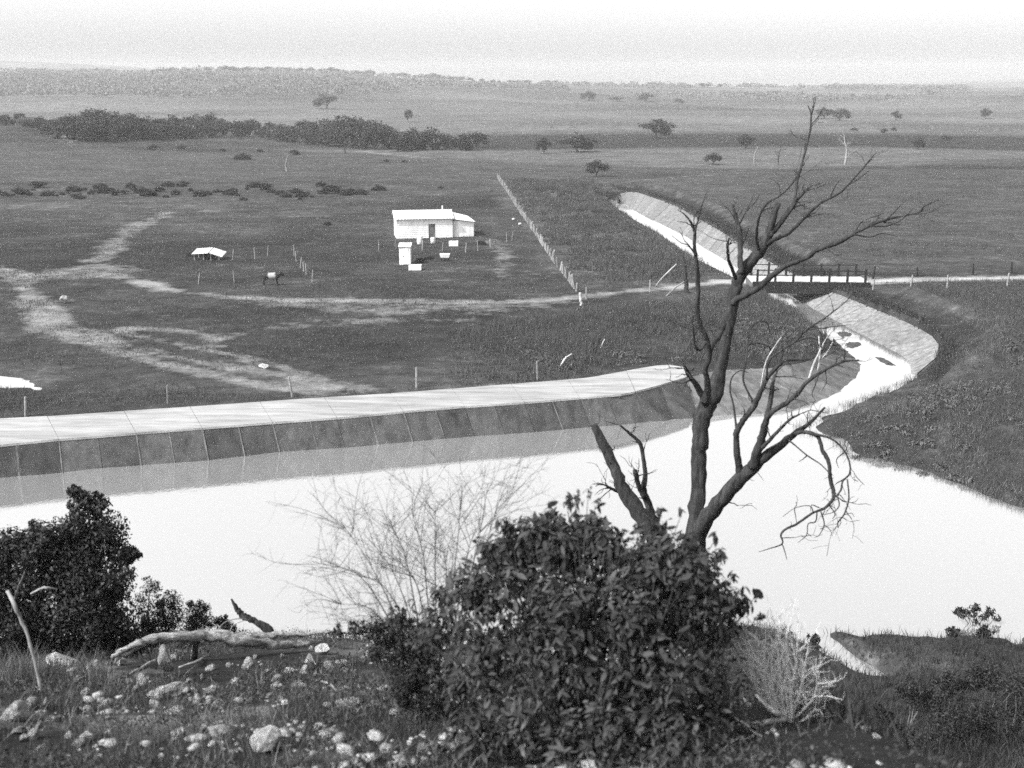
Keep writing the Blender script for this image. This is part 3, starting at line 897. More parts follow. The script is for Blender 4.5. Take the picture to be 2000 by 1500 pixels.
def cow():
    p = hit(531, 557); e = empty('cow', p)
    tag(e, 'dark cow with a pale middle standing in the paddock', 'cow')
    L_, z0 = 1.75, p[2]
    def at(u, v, h): return (p[0] + u, p[1] + v, z0 + h)
    body = MB()
    spine = [(-.92, .98), (-.8, 1.02), (-.5, 1.0), (-.1, .95), (.3, .97), (.55, 1.02), (.75, 1.12), (.92, 1.22), (1.05, 1.16), (1.2, 1.02), (1.27, .95)]
    rad = [.1, .26, .31, .34, .33, .30, .22, .16, .15, .1, .06]
    pts, rr = smooth_path([at(u, 0, h - .08) for u, h in spine], rad, 3)
    body.tube(pts, rr, 12)
    for u, s in ((-.68, 1), (-.68, -1), (.5, 1), (.5, -1)):
        hind = u < 0
        k = -.1 if hind else .02
        body.tube(*smooth_path([at(u, s * .14, .85), at(u + (.08 if hind else 0), s * .16, .6), at(u + k, s * .16, .36), at(u + k * .6, s * .16, .1), at(u + k * .6 + .03, s * .16, 0)], [.17, .12, .065, .05, .065], 3), 8)
    body.tube(*smooth_path([at(-.95, 0, .98), at(-1.02, 0, .8), at(-1.0, 0, .45)], [.035, .025, .04], 3), 6)
    for s in (1, -1):
        body.tube([at(.95, s * .1, 1.22), at(.93, s * .26, 1.24)], [.05, .02], 6)
        body.tube(*smooth_path([at(.97, s * .07, 1.28), at(1.0, s * .18, 1.36), at(1.04, s * .16, 1.44)], [.03, .02, .008], 2), 5)
    o = body.build('body', M['cow_hide'], e, True)
M['cow_hide'] = mat('cow_hide', 0.03, 0.7)
_m = M['cow_hide']; _g = N(_m, 'ShaderNodeNewGeometry'); _t = N(_m, 'ShaderNodeTexCoord'); _s = N(_m, 'ShaderNodeSeparateXYZ')
L(_m, _t.outputs['Generated'], _s.inputs[0])
_w = math_node(_m, 'ADD', _s.outputs[0], remap(_m, noise(_m, 3.0, 3, .6, _t.outputs['Generated']), .3, .7, -.06, .06))
_a = remap(_m, _w, .30, .33, 0, 1); _b = remap(_m, _w, .60, .63, 1, 0)
L(_m, remap(_m, math_node(_m, 'MULTIPLY', _a, _b), 0, 1, .015, .26), bsdf(_m).inputs['Base Color'])
cow()

# snag with brace poles by the road, leaning poles in the grass
def pole_thing(name, label, cat, parts):
    b = parts[0][1][0]
    e = empty(name, b); tag(e, label, cat)
    for nm, pts, rad, m in parts:
        pp, rr = smooth_path(pts, rad, 5, .2)
        MB().tube(pp, rr, 9, wob=.16).build(nm, M[m], e, True)
    return e
g = hit(1342, 572); Y = g[1]
pole_thing('dead_stump', 'tall dark broken stump propped with pale poles where the road meets the canal', 'stump', [
    ('trunk', [g - np.array([0, 0, .2]), A(1339, 545, Y), A(1336, 515, Y), A(1333, 492, Y)], [.26, .2, .15, .05], 'bark'),
    ('brace', [hit(1280, 560), A(1300, 536, Y - .3), A(1321, 516, Y)], [.07, .07, .05], 'bare_wood'),
    ('brace', [hit(1302, 578), A(1318, 563, Y - .3), A(1337, 549, Y)], [.07, .07, .05], 'post_wood')])
g = hit(1090, 722); Y = g[1]
pole_thing('leaning_pole', 'pale crooked pole leaning on a dark stump in rough grass behind the crest', 'pole', [
    ('pole', [g, A(1099, 708, Y + .2), A(1106, 698, Y + .5), A(1117, 691, Y + .8)], [.07, .075, .07, .04], 'bare_wood'),
    ('stump', [hit(1120, 712) - np.array([0, 0, .1]), A(1119, 702, hit(1120, 712)[1]), A(1118, 692, hit(1120, 712)[1])], [.17, .15, .10], 'bark')])
g = hit(1173, 682); Y = g[1]
pole_thing('leaning_pole', 'short pale stick standing aslant in the rough grass near the pole and stump', 'pole', [
    ('pole', [g, A(1176, 673, Y), A(1181, 662, Y)], [.06, .06, .035], 'bare_wood')])
g = hit(1135, 597); Y = g[1]
pole_thing('road_post', 'stout pale post at the foot of the paling fence beside the road', 'post', [
    ('post', [g - np.array([0, 0, .1]), A(1135, 585, Y), A(1133, 572, Y)], [.12, .12, .11], 'bare_wood')])

# ------------------------------------------------------------------ stones
def rock_mesh(seed, flat=1.0, sub=3):
    import bmesh
    bm = bmesh.new(); bmesh.ops.create_icosphere(bm, subdivisions=sub, radius=1.0)
    r = random.Random(seed)
    pl_ = []
    for _ in range(11):
        v = Vector((r.gauss(0, 1), r.gauss(0, 1), r.gauss(0, 1))).normalized(); pl_.append((v, r.uniform(.42, .85)))
    for v in bm.verts:
        c = v.co.copy()
        for nrm, d in pl_:
            k = c.dot(nrm)
            if k > d: c -= nrm * (k - d) * .97
        c *= 1 + .30 * float(vnoise(c.x * 1.3 + seed, c.y * 1.3 + c.z * 2, 1.0)) + .10 * float(vnoise(c.x * 4 + seed, c.y * 4 + c.z * 5, 1.0))
        v.co = Vector((c.x, c.y, c.z * flat))
    me = bpy.data.meshes.new('stone'); bm.to_mesh(me); bm.free()
    me.materials.append(M['stone'])
    return me
ROCKS = [rock_mesh(i, random.uniform(.75, 1.1), 3) for i in range(8)]
def stone(x, y, w, h, label='small pale limestone lump lying on the near slope', group='loose limestones on the near slope', sink=.28, name='stone'):
    p = hit(x, y + h * 0.4)
    o = bpy.data.objects.new(name, random.choice(ROCKS)); link(o)
    sx, sz = px(w, p) * .55, px(h, p) * .62
    o.location = (p[0], p[1] + sx * .4, p[2] + sz * (1 - 2 * sink) * .9)
    o.scale = (sx, sx * random.uniform(.7, 1.1), sz)
    o.rotation_euler = (random.uniform(-.2, .2), random.uniform(-.2, .2), random.uniform(0, 6.28))
    tag(o, label, 'stone', group)
    return o
STONE_LABELS = {(484, 1297): 'rounded pale stone on the grass below the middle of the log', (631, 1269): 'pale stone just below the broken end of the log', (605, 1291): 'broad pale stone second below the broken end of the log',
    (183, 1304): 'rounded pale stone left of the thin end of the log', (235, 1293): 'pale stone under the thin end of the log', (277, 1328): 'round pale stone lower left of the upright pointed one',
    (297, 1361): 'flattish pale stone next to the broad flat one', (161, 1443): 'long low pale stone near the bottom edge, left of the boulder', (347, 1394): 'thin flat pale stone alone above the rounded boulder',
    (396, 1421): 'narrow upright pale stone left of the rounded boulder', (59, 1376): 'pale stone resting against the heavy stone at the edge', (90, 1372): 'upright pale stone second from the heavy stone at the edge',
    (671, 1377): 'low pale stone nearest the fine-leaved bush', (642, 1300): 'pale stone on the right of the stony patch under the log', (565, 1311): 'thin flat pale stone in the stony patch under the log',
    (594, 1309): 'middle pale stone of the stony patch under the log', (890, 1460): 'pale stone at the bottom edge under the leafy bush', (844, 1308): 'white stone showing through the leaves of the bush',
    (824, 1462): 'pale stone at the bottom edge beside the leafy bush', (407, 1352): 'small bright oval stone alone right of the broad flat one'}
stone(326, 1296, 38, 62, 'upright pointed pale stone in front of the fallen log', None, .12)
stone(521, 1452, 78, 48, 'large rounded pale boulder on the lower slope, biggest stone in view', None, .2, 'boulder')
stone(330, 1350, 62, 28, 'broad flat pale stone below the upright pointed one', None, .3)
stone(110, 1298, 76, 18, 'long low pale stone beside the leaning stick', None, .3)
stone(25, 1394, 54, 34, 'pale heavy stone at the edge of the slope under the dark shrub', None, .25)
for x, y, w_, h_ in [(277, 1328, 30, 24), (297, 1361, 30, 20), (407, 1352, 24, 14), (484, 1297, 35, 24), (499, 1282, 14, 12), (458, 1330, 20, 14), (394, 1322, 16, 16),
                     (411, 1306, 24, 9), (367, 1330, 16, 9), (631, 1269, 32, 24), (605, 1291, 36, 22), (594, 1309, 28, 17), (565, 1311, 36, 11), (541, 1326, 24, 14), (539, 1341, 30, 14),
                     (642, 1300, 36, 16), (667, 1293, 26, 15), (550, 1282, 10, 10), (183, 1304, 40, 30), (235, 1293, 30, 18), (22, 1315, 50, 20), (73, 1346, 18, 13), (59, 1376, 30, 26), (90, 1372, 20, 26),
                     (37, 1425, 20, 14), (62, 1438, 36, 16), (81, 1460, 18, 14), (161, 1443, 45, 16), (347, 1394, 42, 12), (396, 1421, 20, 26), (620, 1421, 22, 12), (605, 1377, 9, 9), (671, 1377, 40, 12),
                     (587, 1341, 20, 9), (264, 1344, 14, 13), (488, 1344, 10, 9), (407, 1328, 10, 9), (844, 1308, 18, 14), (824, 1462, 30, 14), (890, 1460, 36, 18), (699, 1370, 30, 11), (752, 1366, 14, 11), (718, 1275, 12, 9),
                     (690, 1310, 12, 8), (655, 1330, 14, 9), (610, 1345, 16, 8), (520, 1310, 12, 8), (445, 1300, 16, 9), (340, 1285, 22, 9), (315, 1405, 16, 9), (130, 1400, 18, 12), (200, 1370, 14, 10), (110, 1350, 14, 9),
                     (1613, 1389, 24, 10), (1634, 1399, 22, 10), (1655, 1408, 14, 8), (1692, 1424, 22, 10), (1712, 1438, 22, 11), (1672, 1418, 12, 7), (560, 1400, 12, 8), (470, 1440, 16, 10), (645, 1450, 14, 9), (375, 1365, 12, 8)]:
    lab = STONE_LABELS.get((x, y))
    if lab: stone(x, y, w_, h_, lab, None)
    else: stone(x, y, w_, h_)
rs = random.Random(5)
for cx_, cy_, n_ in [(60, 1330, 6), (150, 1320, 5), (300, 1380, 5), (560, 1330, 7), (640, 1310, 6), (680, 1375, 5), (60, 1410, 6), (180, 1430, 4), (400, 1390, 4), (620, 1440, 4)]:
    for _ in range(n_): stone(cx_ + rs.gauss(0, 26), cy_ + rs.gauss(0, 14), rs.uniform(9, 26), rs.uniform(7, 15))
stone(125, 587, 17, 15, 'round white boulder on the plain between the wheel tracks', None, .1, 'boulder')
stone(514, 716, 20, 9, 'flat white stone on the wheel track near the basin', None, .2)
stone(1003, 429, 8, 6, 'small white stone beside the paling fence, upper one', None, .1)
stone(1016, 440, 9, 7, 'small white stone beside the paling fence, lower one', None, .1)

# ------------------------------------------------------------------ the dead tree
TY = 17.2
tree = empty('dead_tree', on(*A(1345, 1200, TY)[:2]))
tag(tree, 'large bare dead tree with forking dark limbs standing over the water', 'tree')
def limb(name, pts, d0, d1, sides=8, sub=5, wob=.09, m='bark', bend=0.0, fine=7):
    """pts: photo x, y and width; the limb runs from d0 to d1 metres in front (-) of or behind (+) the trunk"""
    n = len(pts); W, R = [], []
    for i, (x, y, w_) in enumerate(pts):
        u = i / (n - 1)
        yy = TY + d0 + (d1 - d0) * u + bend * math.sin(u * math.pi)
        p = A(x, y, yy); W.append(p); R.append(max(px(w_, p) * (.43 if y < 620 and name != 'trunk' else .49), .0035))
    pp, rr = smooth_path(W, R, sub, wob)
    if sides > 5 and name == 'limb' or (name == 'twig' and sides > 5):
        ft = MB()
        for _ in range(fine):
            i = random.randint(int(len(pp) * .35), len(pp) - 2)
            p = np.array(pp[i]); ax = np.array(pp[i + 1]) - np.array(pp[i - 1]); ax /= np.linalg.norm(ax) + 1e-9
            dd = ax * .8 + rand_dirs(1)[0] * np.array([1, .7, 1]) + np.array([.1, 0, .25]); dd /= np.linalg.norm(dd)
            ln = random.uniform(.12, .5); r1 = min(rr[i] * .5, .011)
            q, qr = smooth_path([p, p + dd * ln * .5 + rand_dirs(1)[0] * ln * .14, p + dd * ln + rand_dirs(1)[0] * ln * .2], [r1, r1 * .65, .003], 4, .8)
            ft.tube(q, qr, 4, cap=False)
            for _ in range(random.randint(1, 3)):
                u = np.array(random.choice(q[2:])); d2 = dd * .7 + rand_dirs(1)[0]; d2 /= np.linalg.norm(d2)
                l2 = ln * random.uniform(.25, .6)
                ft.tube([u, u + d2 * l2 * .5 + rand_dirs(1)[0] * l2 * .15, u + d2 * l2], [r1 * .45, r1 * .35, .0025], 4, cap=False)
        if fine: ft.build('fine_twigs', M['bark'], tree)['kind'] = 'stuff'
    return MB().tube(pp, rr, sides, wob=.10 if sides > 6 else .04).build(name, M[m], tree, True)
limb('trunk', [(1338, 1230, 58), (1346, 1150, 48), (1356, 1080, 40), (1362, 1006, 34), (1364, 950, 31), (1364, 903, 30), (1366, 860, 31), (1371, 815, 33), (1387, 780, 36), (1400, 750, 30), (1406, 720, 26), (1412, 690, 24), (1419, 656, 23), (1425, 625, 24),
               (1434, 577, 24), (1444, 545, 24), (1462, 517, 22), (1486, 486, 19), (1500, 461, 16), (1511, 423, 13), (1521, 396, 9)], 0, .5, 16, 4)
limb('limb', [(1502, 462, 12), (1518, 443, 12), (1539, 416, 11), (1556, 391, 9), (1579, 367, 5)], .4, .7)
limb('limb', [(1548, 404, 7), (1553, 384, 6), (1556, 360, 6), (1561, 339, 6), (1570, 307, 5), (1577, 279, 5), (1583, 251, 5), (1584, 223, 4), (1578, 206, 2)], .6, 1.3)
limb('twig', [(1584, 228, 3), (1589, 210, 2.5), (1594, 190, 1.5)], 1.2, 1.4, 5)
limb('twig', [(1583, 245, 2), (1600, 225, 1.5), (1612, 204, 1)], 1.2, 1.4, 5)
limb('limb', [(1482, 488, 8), (1478, 468, 7), (1478, 447, 6), (1483, 423, 6), (1497, 398, 5), (1525, 381, 4), (1546, 360, 3), (1556, 345, 2)], .3, -.3)
limb('limb', [(1500, 476, 11), (1512, 468, 10), (1535, 458, 10), (1549, 447, 9), (1577, 419, 7), (1605, 395, 6), (1640, 377, 5), (1661, 356, 4), (1686, 328, 3), (1700, 311, 2.5), (1711, 298, 1.5)], .4, -.8)
limb('twig', [(1622, 384, 3), (1630, 366, 2), (1638, 354, 1.5)], -.2, -.4, 5)
limb('twig', [(1655, 362, 3), (1676, 350, 2.5), (1698, 333, 1.5)], -.4, -.9, 5)
limb('limb', [(1430, 592, 16), (1448, 580, 15), (1476, 566, 14), (1504, 542, 13), (1532, 521, 11), (1577, 503, 10), (1595, 489, 10), (1640, 472, 11), (1672, 454, 9), (1700, 440, 8), (1735, 428, 6), (1777, 419, 4), (1798, 413, 3.5), (1806, 402, 3), (1834, 390, 1.5)], .2, -1.4)
limb('twig', [(1728, 431, 4), (1745, 416, 3), (1756, 404, 2), (1772, 389, 1.2)], -1, -1.2, 5)
limb('twig', [(1700, 442, 4), (1735, 441, 3), (1762, 428, 2), (1782, 408, 1.2)], -1, -.7, 5)
limb('twig', [(1668, 458, 4), (1700, 463, 3), (1722, 456, 2), (1752, 462, 1.2)], -.9, -.5, 5)
limb('twig', [(1780, 419, 3), (1812, 416, 2), (1838, 402, 1)], -1.2, -1.5, 5)
limb('limb', [(1448, 535, 14), (1446, 510, 13), (1446, 486, 12), (1444, 451, 11), (1437, 426, 9), (1430, 400, 6)], .2, .5)
limb('twig', [(1443, 440, 4), (1456, 415, 3), (1466, 395, 2.5), (1472, 380, 1.5)], .5, .7, 5)
limb('twig', [(1458, 412, 3), (1474, 396, 2), (1484, 380, 1.2)], .5, .3, 5)
limb('limb', [(1437, 545, 9), (1430, 525, 8), (1423, 507, 7), (1421, 485, 6), (1424, 465, 4)], .1, -.4)
limb('twig', [(1422, 480, 3), (1432, 466, 2), (1440, 452, 1.2)], -.4, -.6, 5)
limb('limb', [(1376, 786, 20), (1382, 760, 14), (1381, 740, 12), (1377, 722, 11), (1385, 695, 11), (1380, 662, 10), (1366, 630, 10), (1362, 600, 11), (1363, 566, 11), (1362, 521, 10), (1356, 482, 8), (1357, 454, 7), (1348, 432, 5), (1336, 418, 3), (1324, 410, 1.5)], -.2, -.9)
limb('limb', [(1385, 692, 12), (1392, 672, 12), (1404, 655, 12), (1414, 632, 12)], -.4, .1)
limb('twig', [(1356, 462, 5), (1362, 435, 4), (1367, 414, 3), (1374, 392, 2), (1380, 374, 1)], -.8, -1.0, 5)
limb('twig', [(1359, 500, 4), (1345, 480, 3), (1330, 474, 2), (1312, 460, 1)], -.8, -1.1, 5)
limb('twig', [(1380, 668, 5), (1366, 684, 5), (1357, 674, 5), (1354, 645, 4), (1352, 622, 2)], -.6, -.9, 6)
limb('limb', [(1380, 790, 17), (1366, 762, 13), (1348, 737, 9), (1340, 722, 7), (1336, 713, 4)], -.1, -.5)
limb('limb', [(1345, 1095, 36), (1362, 1045, 34), (1378, 1018, 32), (1398, 990, 31), (1419, 967, 29), (1447, 932, 28), (1476, 907, 24), (1504, 884, 19), (1539, 858, 14), (1560, 841, 11), (1582, 826, 7), (1611, 796, 4)], 0, -1.6, 10, 3)
limb('limb', [(1448, 935, 22), (1444, 912, 16), (1440, 889, 14), (1438, 857, 12), (1441, 838, 12), (1454, 818, 12), (1472, 794, 11), (1486, 765, 10), (1500, 737, 9), (1518, 716, 8), (1536, 704, 6), (1575, 702, 4), (1597, 697, 2)], -.7, -1.3)
limb('twig', [(1486, 762, 4), (1490, 735, 3.5), (1497, 705, 3), (1510, 682, 3), (1526, 658, 2)], -1, -1.4, 5, m='bare_wood')
limb('twig', [(1519, 716, 4), (1529, 691, 3), (1527, 672, 1.5)], -1.1, -1.2, 5)
limb('twig', [(1439, 845, 5), (1433, 794, 4), (1426, 762, 3.5), (1430, 737, 3), (1446, 724, 2), (1462, 728, 1.2)], -.7, -.3, 5)
limb('twig', [(1474, 790, 4), (1452, 745, 4), (1456, 710, 4), (1459, 690, 4), (1463, 673, 3.5), (1486, 671, 3), (1505, 681, 2.5), (1508, 694, 1.5)], -.9, -.6, 6)
limb('twig', [(1462, 676, 3), (1463, 649, 3), (1476, 631, 3), (1497, 630, 2.5), (1504, 652, 1.2)], -.8, -.5, 5)
limb('twig', [(1497, 742, 4), (1502, 705, 4), (1530, 682, 4), (1552, 668, 4), (1577, 643, 4), (1611, 621, 3), (1652, 589, 2), (1668, 568, 1)], -1.2, -1.9, 6)
limb('twig', [(1577, 644, 3), (1611, 640, 2.5), (1662, 634, 1)], -1.4, -1.7, 5)
limb('twig', [(1552, 668, 3), (1580, 660, 2.5), (1602, 664, 2), (1622, 655, 1)], -1.4, -1.2, 5)
limb('limb', [(1472, 912, 22), (1480, 880, 18), (1490, 850, 15), (1495, 826, 13), (1508, 804, 11), (1532, 790, 10), (1557, 769, 9), (1578, 744, 8), (1610, 723, 6), (1645, 707, 5), (1678, 703, 2.5)], -.9, -1.8)
limb('limb', [(1493, 838, 12), (1500, 805, 11), (1506, 775, 10), (1510, 748, 7), (1514, 733, 4)], -1.1, -.9)
limb('twig', [(1580, 742, 5), (1588, 716, 5), (1599, 691, 4), (1609, 670, 3), (1618, 655, 2)], -1.5, -1.7, 6, m='bare_wood')
limb('twig', [(1597, 724, 4), (1601, 700, 4), (1601, 681, 3.5), (1599, 656, 2)], -1.6, -1.4, 6, m='bare_wood')
limb('twig', [(1606, 700, 3), (1618, 684, 2.5), (1626, 668, 1.2)], -1.6, -1.7, 5, m='bare_wood')
limb('twig', [(1600, 728, 3), (1592, 752, 3), (1586, 770, 2), (1594, 784, 1)], -1.6, -1.9, 5)
limb('twig', [(1612, 722, 3), (1614, 745, 2.5), (1606, 762, 1.2)], -1.6, -1.8, 5)
limb('limb', [(1484, 880, 9), (1497, 866, 8), (1522, 840, 6), (1543, 819, 5), (1562, 809, 3)], -1, -1.6)
limb('limb', [(1553, 847, 9), (1568, 844, 8), (1584, 846, 8), (1599, 855, 8), (1606, 879, 8), (1619, 903, 8), (1621, 932, 8), (1628, 958, 8), (1627, 974, 7), (1611, 992, 6), (1585, 1003, 5), (1557, 1023, 5), (1534, 1034, 5), (1525, 1045, 4), (1528, 1062, 3), (1504, 1071, 2), (1482, 1078, 1)], -1.6, -2.6)
limb('limb', [(1590, 848, 6), (1620, 855, 5), (1642, 872, 4), (1657, 896, 4), (1660, 924, 4), (1646, 940, 4), (1642, 958, 4), (1629, 973, 3)], -1.8, -2.3, 6)
limb('twig', [(1648, 884, 3), (1634, 898, 2), (1638, 914, 1)], -2, -2.1, 5)
limb('twig', [(1655, 936, 3), (1658, 972, 3), (1650, 1002, 3), (1637, 1020, 3), (1637, 1031, 1.5)], -2.2, -2.5, 6)
limb('twig', [(1541, 860, 4), (1558, 874, 3), (1576, 889, 3), (1603, 907, 2.5), (1618, 922, 2)], -1.6, -2.1, 5)
limb('twig', [(1576, 890, 3), (1568, 897, 2), (1560, 902, 1)], -1.8, -1.9, 5)
limb('twig', [(1527, 1060, 2.5), (1533, 1078, 2), (1537, 1093, 1)], -2.6, -2.7, 5)
def tw(*pts): limb('twig', [(1080 + x / 2.83, 550 + y / 2.83, w_) for x, y, w_ in pts], -2.4, -2.6, 5, 3, .12)
tw((1460, 1275, 3), (1450, 1328, 3), (1410, 1338, 2), (1402, 1400, 2), (1355, 1442, 1)); tw((1480, 1270, 3), (1500, 1340, 2.5), (1472, 1400, 1.5), (1445, 1415, 1))
tw((1530, 1240, 3), (1560, 1285, 2.5), (1545, 1310, 1.5)); tw((1575, 1190, 3), (1582, 1240, 2.5), (1548, 1275, 2), (1490, 1290, 1)); tw((1440, 1280, 2.5), (1420, 1240, 2), (1340, 1250, 1.5), (1270, 1300, 1))
tw((1500, 1345, 2), (1530, 1370, 1.5), (1545, 1405, 1)); tw((1405, 1390, 1.5), (1430, 1410, 1)); tw((1605, 1290, 2), (1650, 1280, 1.5), (1665, 1300, 1)); tw((1470, 1250, 2.5), (1430, 1235, 2), (1425, 1270, 1))
limb('limb', [(1336, 1190, 44), (1318, 1120, 40), (1290, 1065, 40), (1262, 1022, 36), (1240, 990, 31), (1217, 956, 26), (1204, 924, 24), (1192, 892, 22), (1173, 856, 19), (1160, 828, 12)], 0, .5, 10, 3)
limb('twig', [(1212, 962, 8), (1196, 955, 6), (1183, 948, 4), (1167, 943, 2)], .4, .2, 6)
limb('limb', [(1310, 1090, 22), (1290, 1045, 18), (1276, 1014, 16), (1265, 982, 15), (1257, 958, 13), (1260, 924, 9), (1256, 892, 8), (1251, 868, 8), (1236, 852, 7), (1212, 831, 4)], 0, -.3, 8)
limb('limb', [(1258, 970, 11), (1247, 948, 10), (1240, 918, 9)], -.2, -.3, 8)

# ------------------------------------------------------------------ foliage tools (numpy)
def leaf_quads(C, Nrm, Dir, Ln, Wd, curl=0.15):
    """pointed leaves: 6 corners each (two quads), bent along the length"""
    n = len(C)
    Dir = Dir / (np.linalg.norm(Dir, axis=1, keepdims=True) + 1e-9)
    S = np.cross(Dir, Nrm); S /= (np.linalg.norm(S, axis=1, keepdims=True) + 1e-9)
    Up = np.cross(S, Dir)
    Ln = Ln[:, None]; Wd = Wd[:, None]
    a = C - Dir * Ln * .5
    m1 = C - Dir * Ln * .12 + Up * Ln * curl * .5
    e = C + Dir * Ln * .5 - Up * Ln * curl * .4
    V = np.stack([a, m1 - S * Wd * .5, m1 + S * Wd * .5, e, ], 1)
    Fc = np.stack([np.arange(n) * 4, np.arange(n) * 4 + 1, np.arange(n) * 4 + 3, np.arange(n) * 4 + 2], 1)
    return V.reshape(-1, 3), Fc
def clump_points(clumps, n, shell=.55):
    """points in a union of ellipsoids (centre, radii), denser towards their surface"""
    vol = np.array([c[1][0] * c[1][1] * c[1][2] for c in clumps]) ** .62
    k = RNG.choice(len(clumps), n, p=vol / vol.sum())
    d = rand_dirs(n); r = (shell + (1 - shell) * RNG.random(n)) ** 1.0
    C = np.array([c[0] for c in clumps])[k]; R = np.array([c[1] for c in clumps])[k]
    return C + d * R * r[:, None], d, k
def build_np(name, V, Fc, m, parent=None, smooth=False, local=False):
    me = me_np(name, V, Fc, smooth); me.materials.append(M[m])
    o = bpy.data.objects.new(name, me); link(o)
    if parent is not None:
        o.parent = parent
        if not local: o.matrix_parent_inverse = _world(parent).inverted()
    return o
def shrub(name, base, clumps, n, lsize, m, label, cat='shrub', stems=7, group=None, stem_m='twig', ratio=.4, droop=.3):
    root = empty(name, base); tag(root, label, cat, group)
    big = list(clumps); clumps = list(clumps)
    for c, rr in big:
        for _ in range(4):
            clumps.append((c + rand_dirs(1)[0] * rr * random.uniform(.8, 1.25), rr * random.uniform(.2, .45) * np.array([1, 1, random.uniform(.8, 1.5)])))
    P_, D_, K_ = clump_points(clumps, n, .3)
    nr = D_ + rand_dirs(n) * .8
    dr = np.cross(nr, rand_dirs(n)) + np.array([0, 0, -droop])
    ln = lsize * RNG.uniform(.6, 1.3, n)
    V, Fc = leaf_quads(P_, nr, dr, ln, ln * ratio * RNG.uniform(.8, 1.2, n))
    fo = build_np('foliage', V, Fc, m, root)
    st = MB()
    b = np.array(base, float)
    cc = sorted(big, key=lambda c: -c[1][0])
    for i in range(stems):
        c = cc[i % len(cc)][0] + np.array([random.gauss(0, .15) for _ in range(3)]) * cc[i % len(cc)][1][0]
        mid = b * .45 + c * .55 + np.array([random.gauss(0, .06) for _ in range(3)]) * np.linalg.norm(c - b)
        hgt = np.linalg.norm(c - b)
        pp, rr = smooth_path([b + np.array([random.uniform(-.05, .05), random.uniform(-.05, .05), -.1]), mid, c], [hgt * .022, hgt * .015, hgt * .006], 4, .3)
        st.tube(pp, rr, 5)
        for _ in range(3):
            d = rand_dirs(1)[0] * cc[i % len(cc)][1][0] * .8
            pp, rr = smooth_path([c, c + d * .5 + np.array([0, 0, .05]), c + d], [hgt * .006, hgt * .004, hgt * .002], 3, .3)
            st.tube(pp, rr, 4, cap=False)
    st.build('stem', M[stem_m], root)
    return root
def pxclumps(lst, Y, sq=.9, dep=.8):
    out = []
    for q in lst:
        x, y, r = q[:3]; dy = q[3] if len(q) > 3 else 0
        p = A(x, y, Y + dy); rr = px(r, p)
        out.append((p, np.array([rr, rr * dep, rr * sq])))
    return out

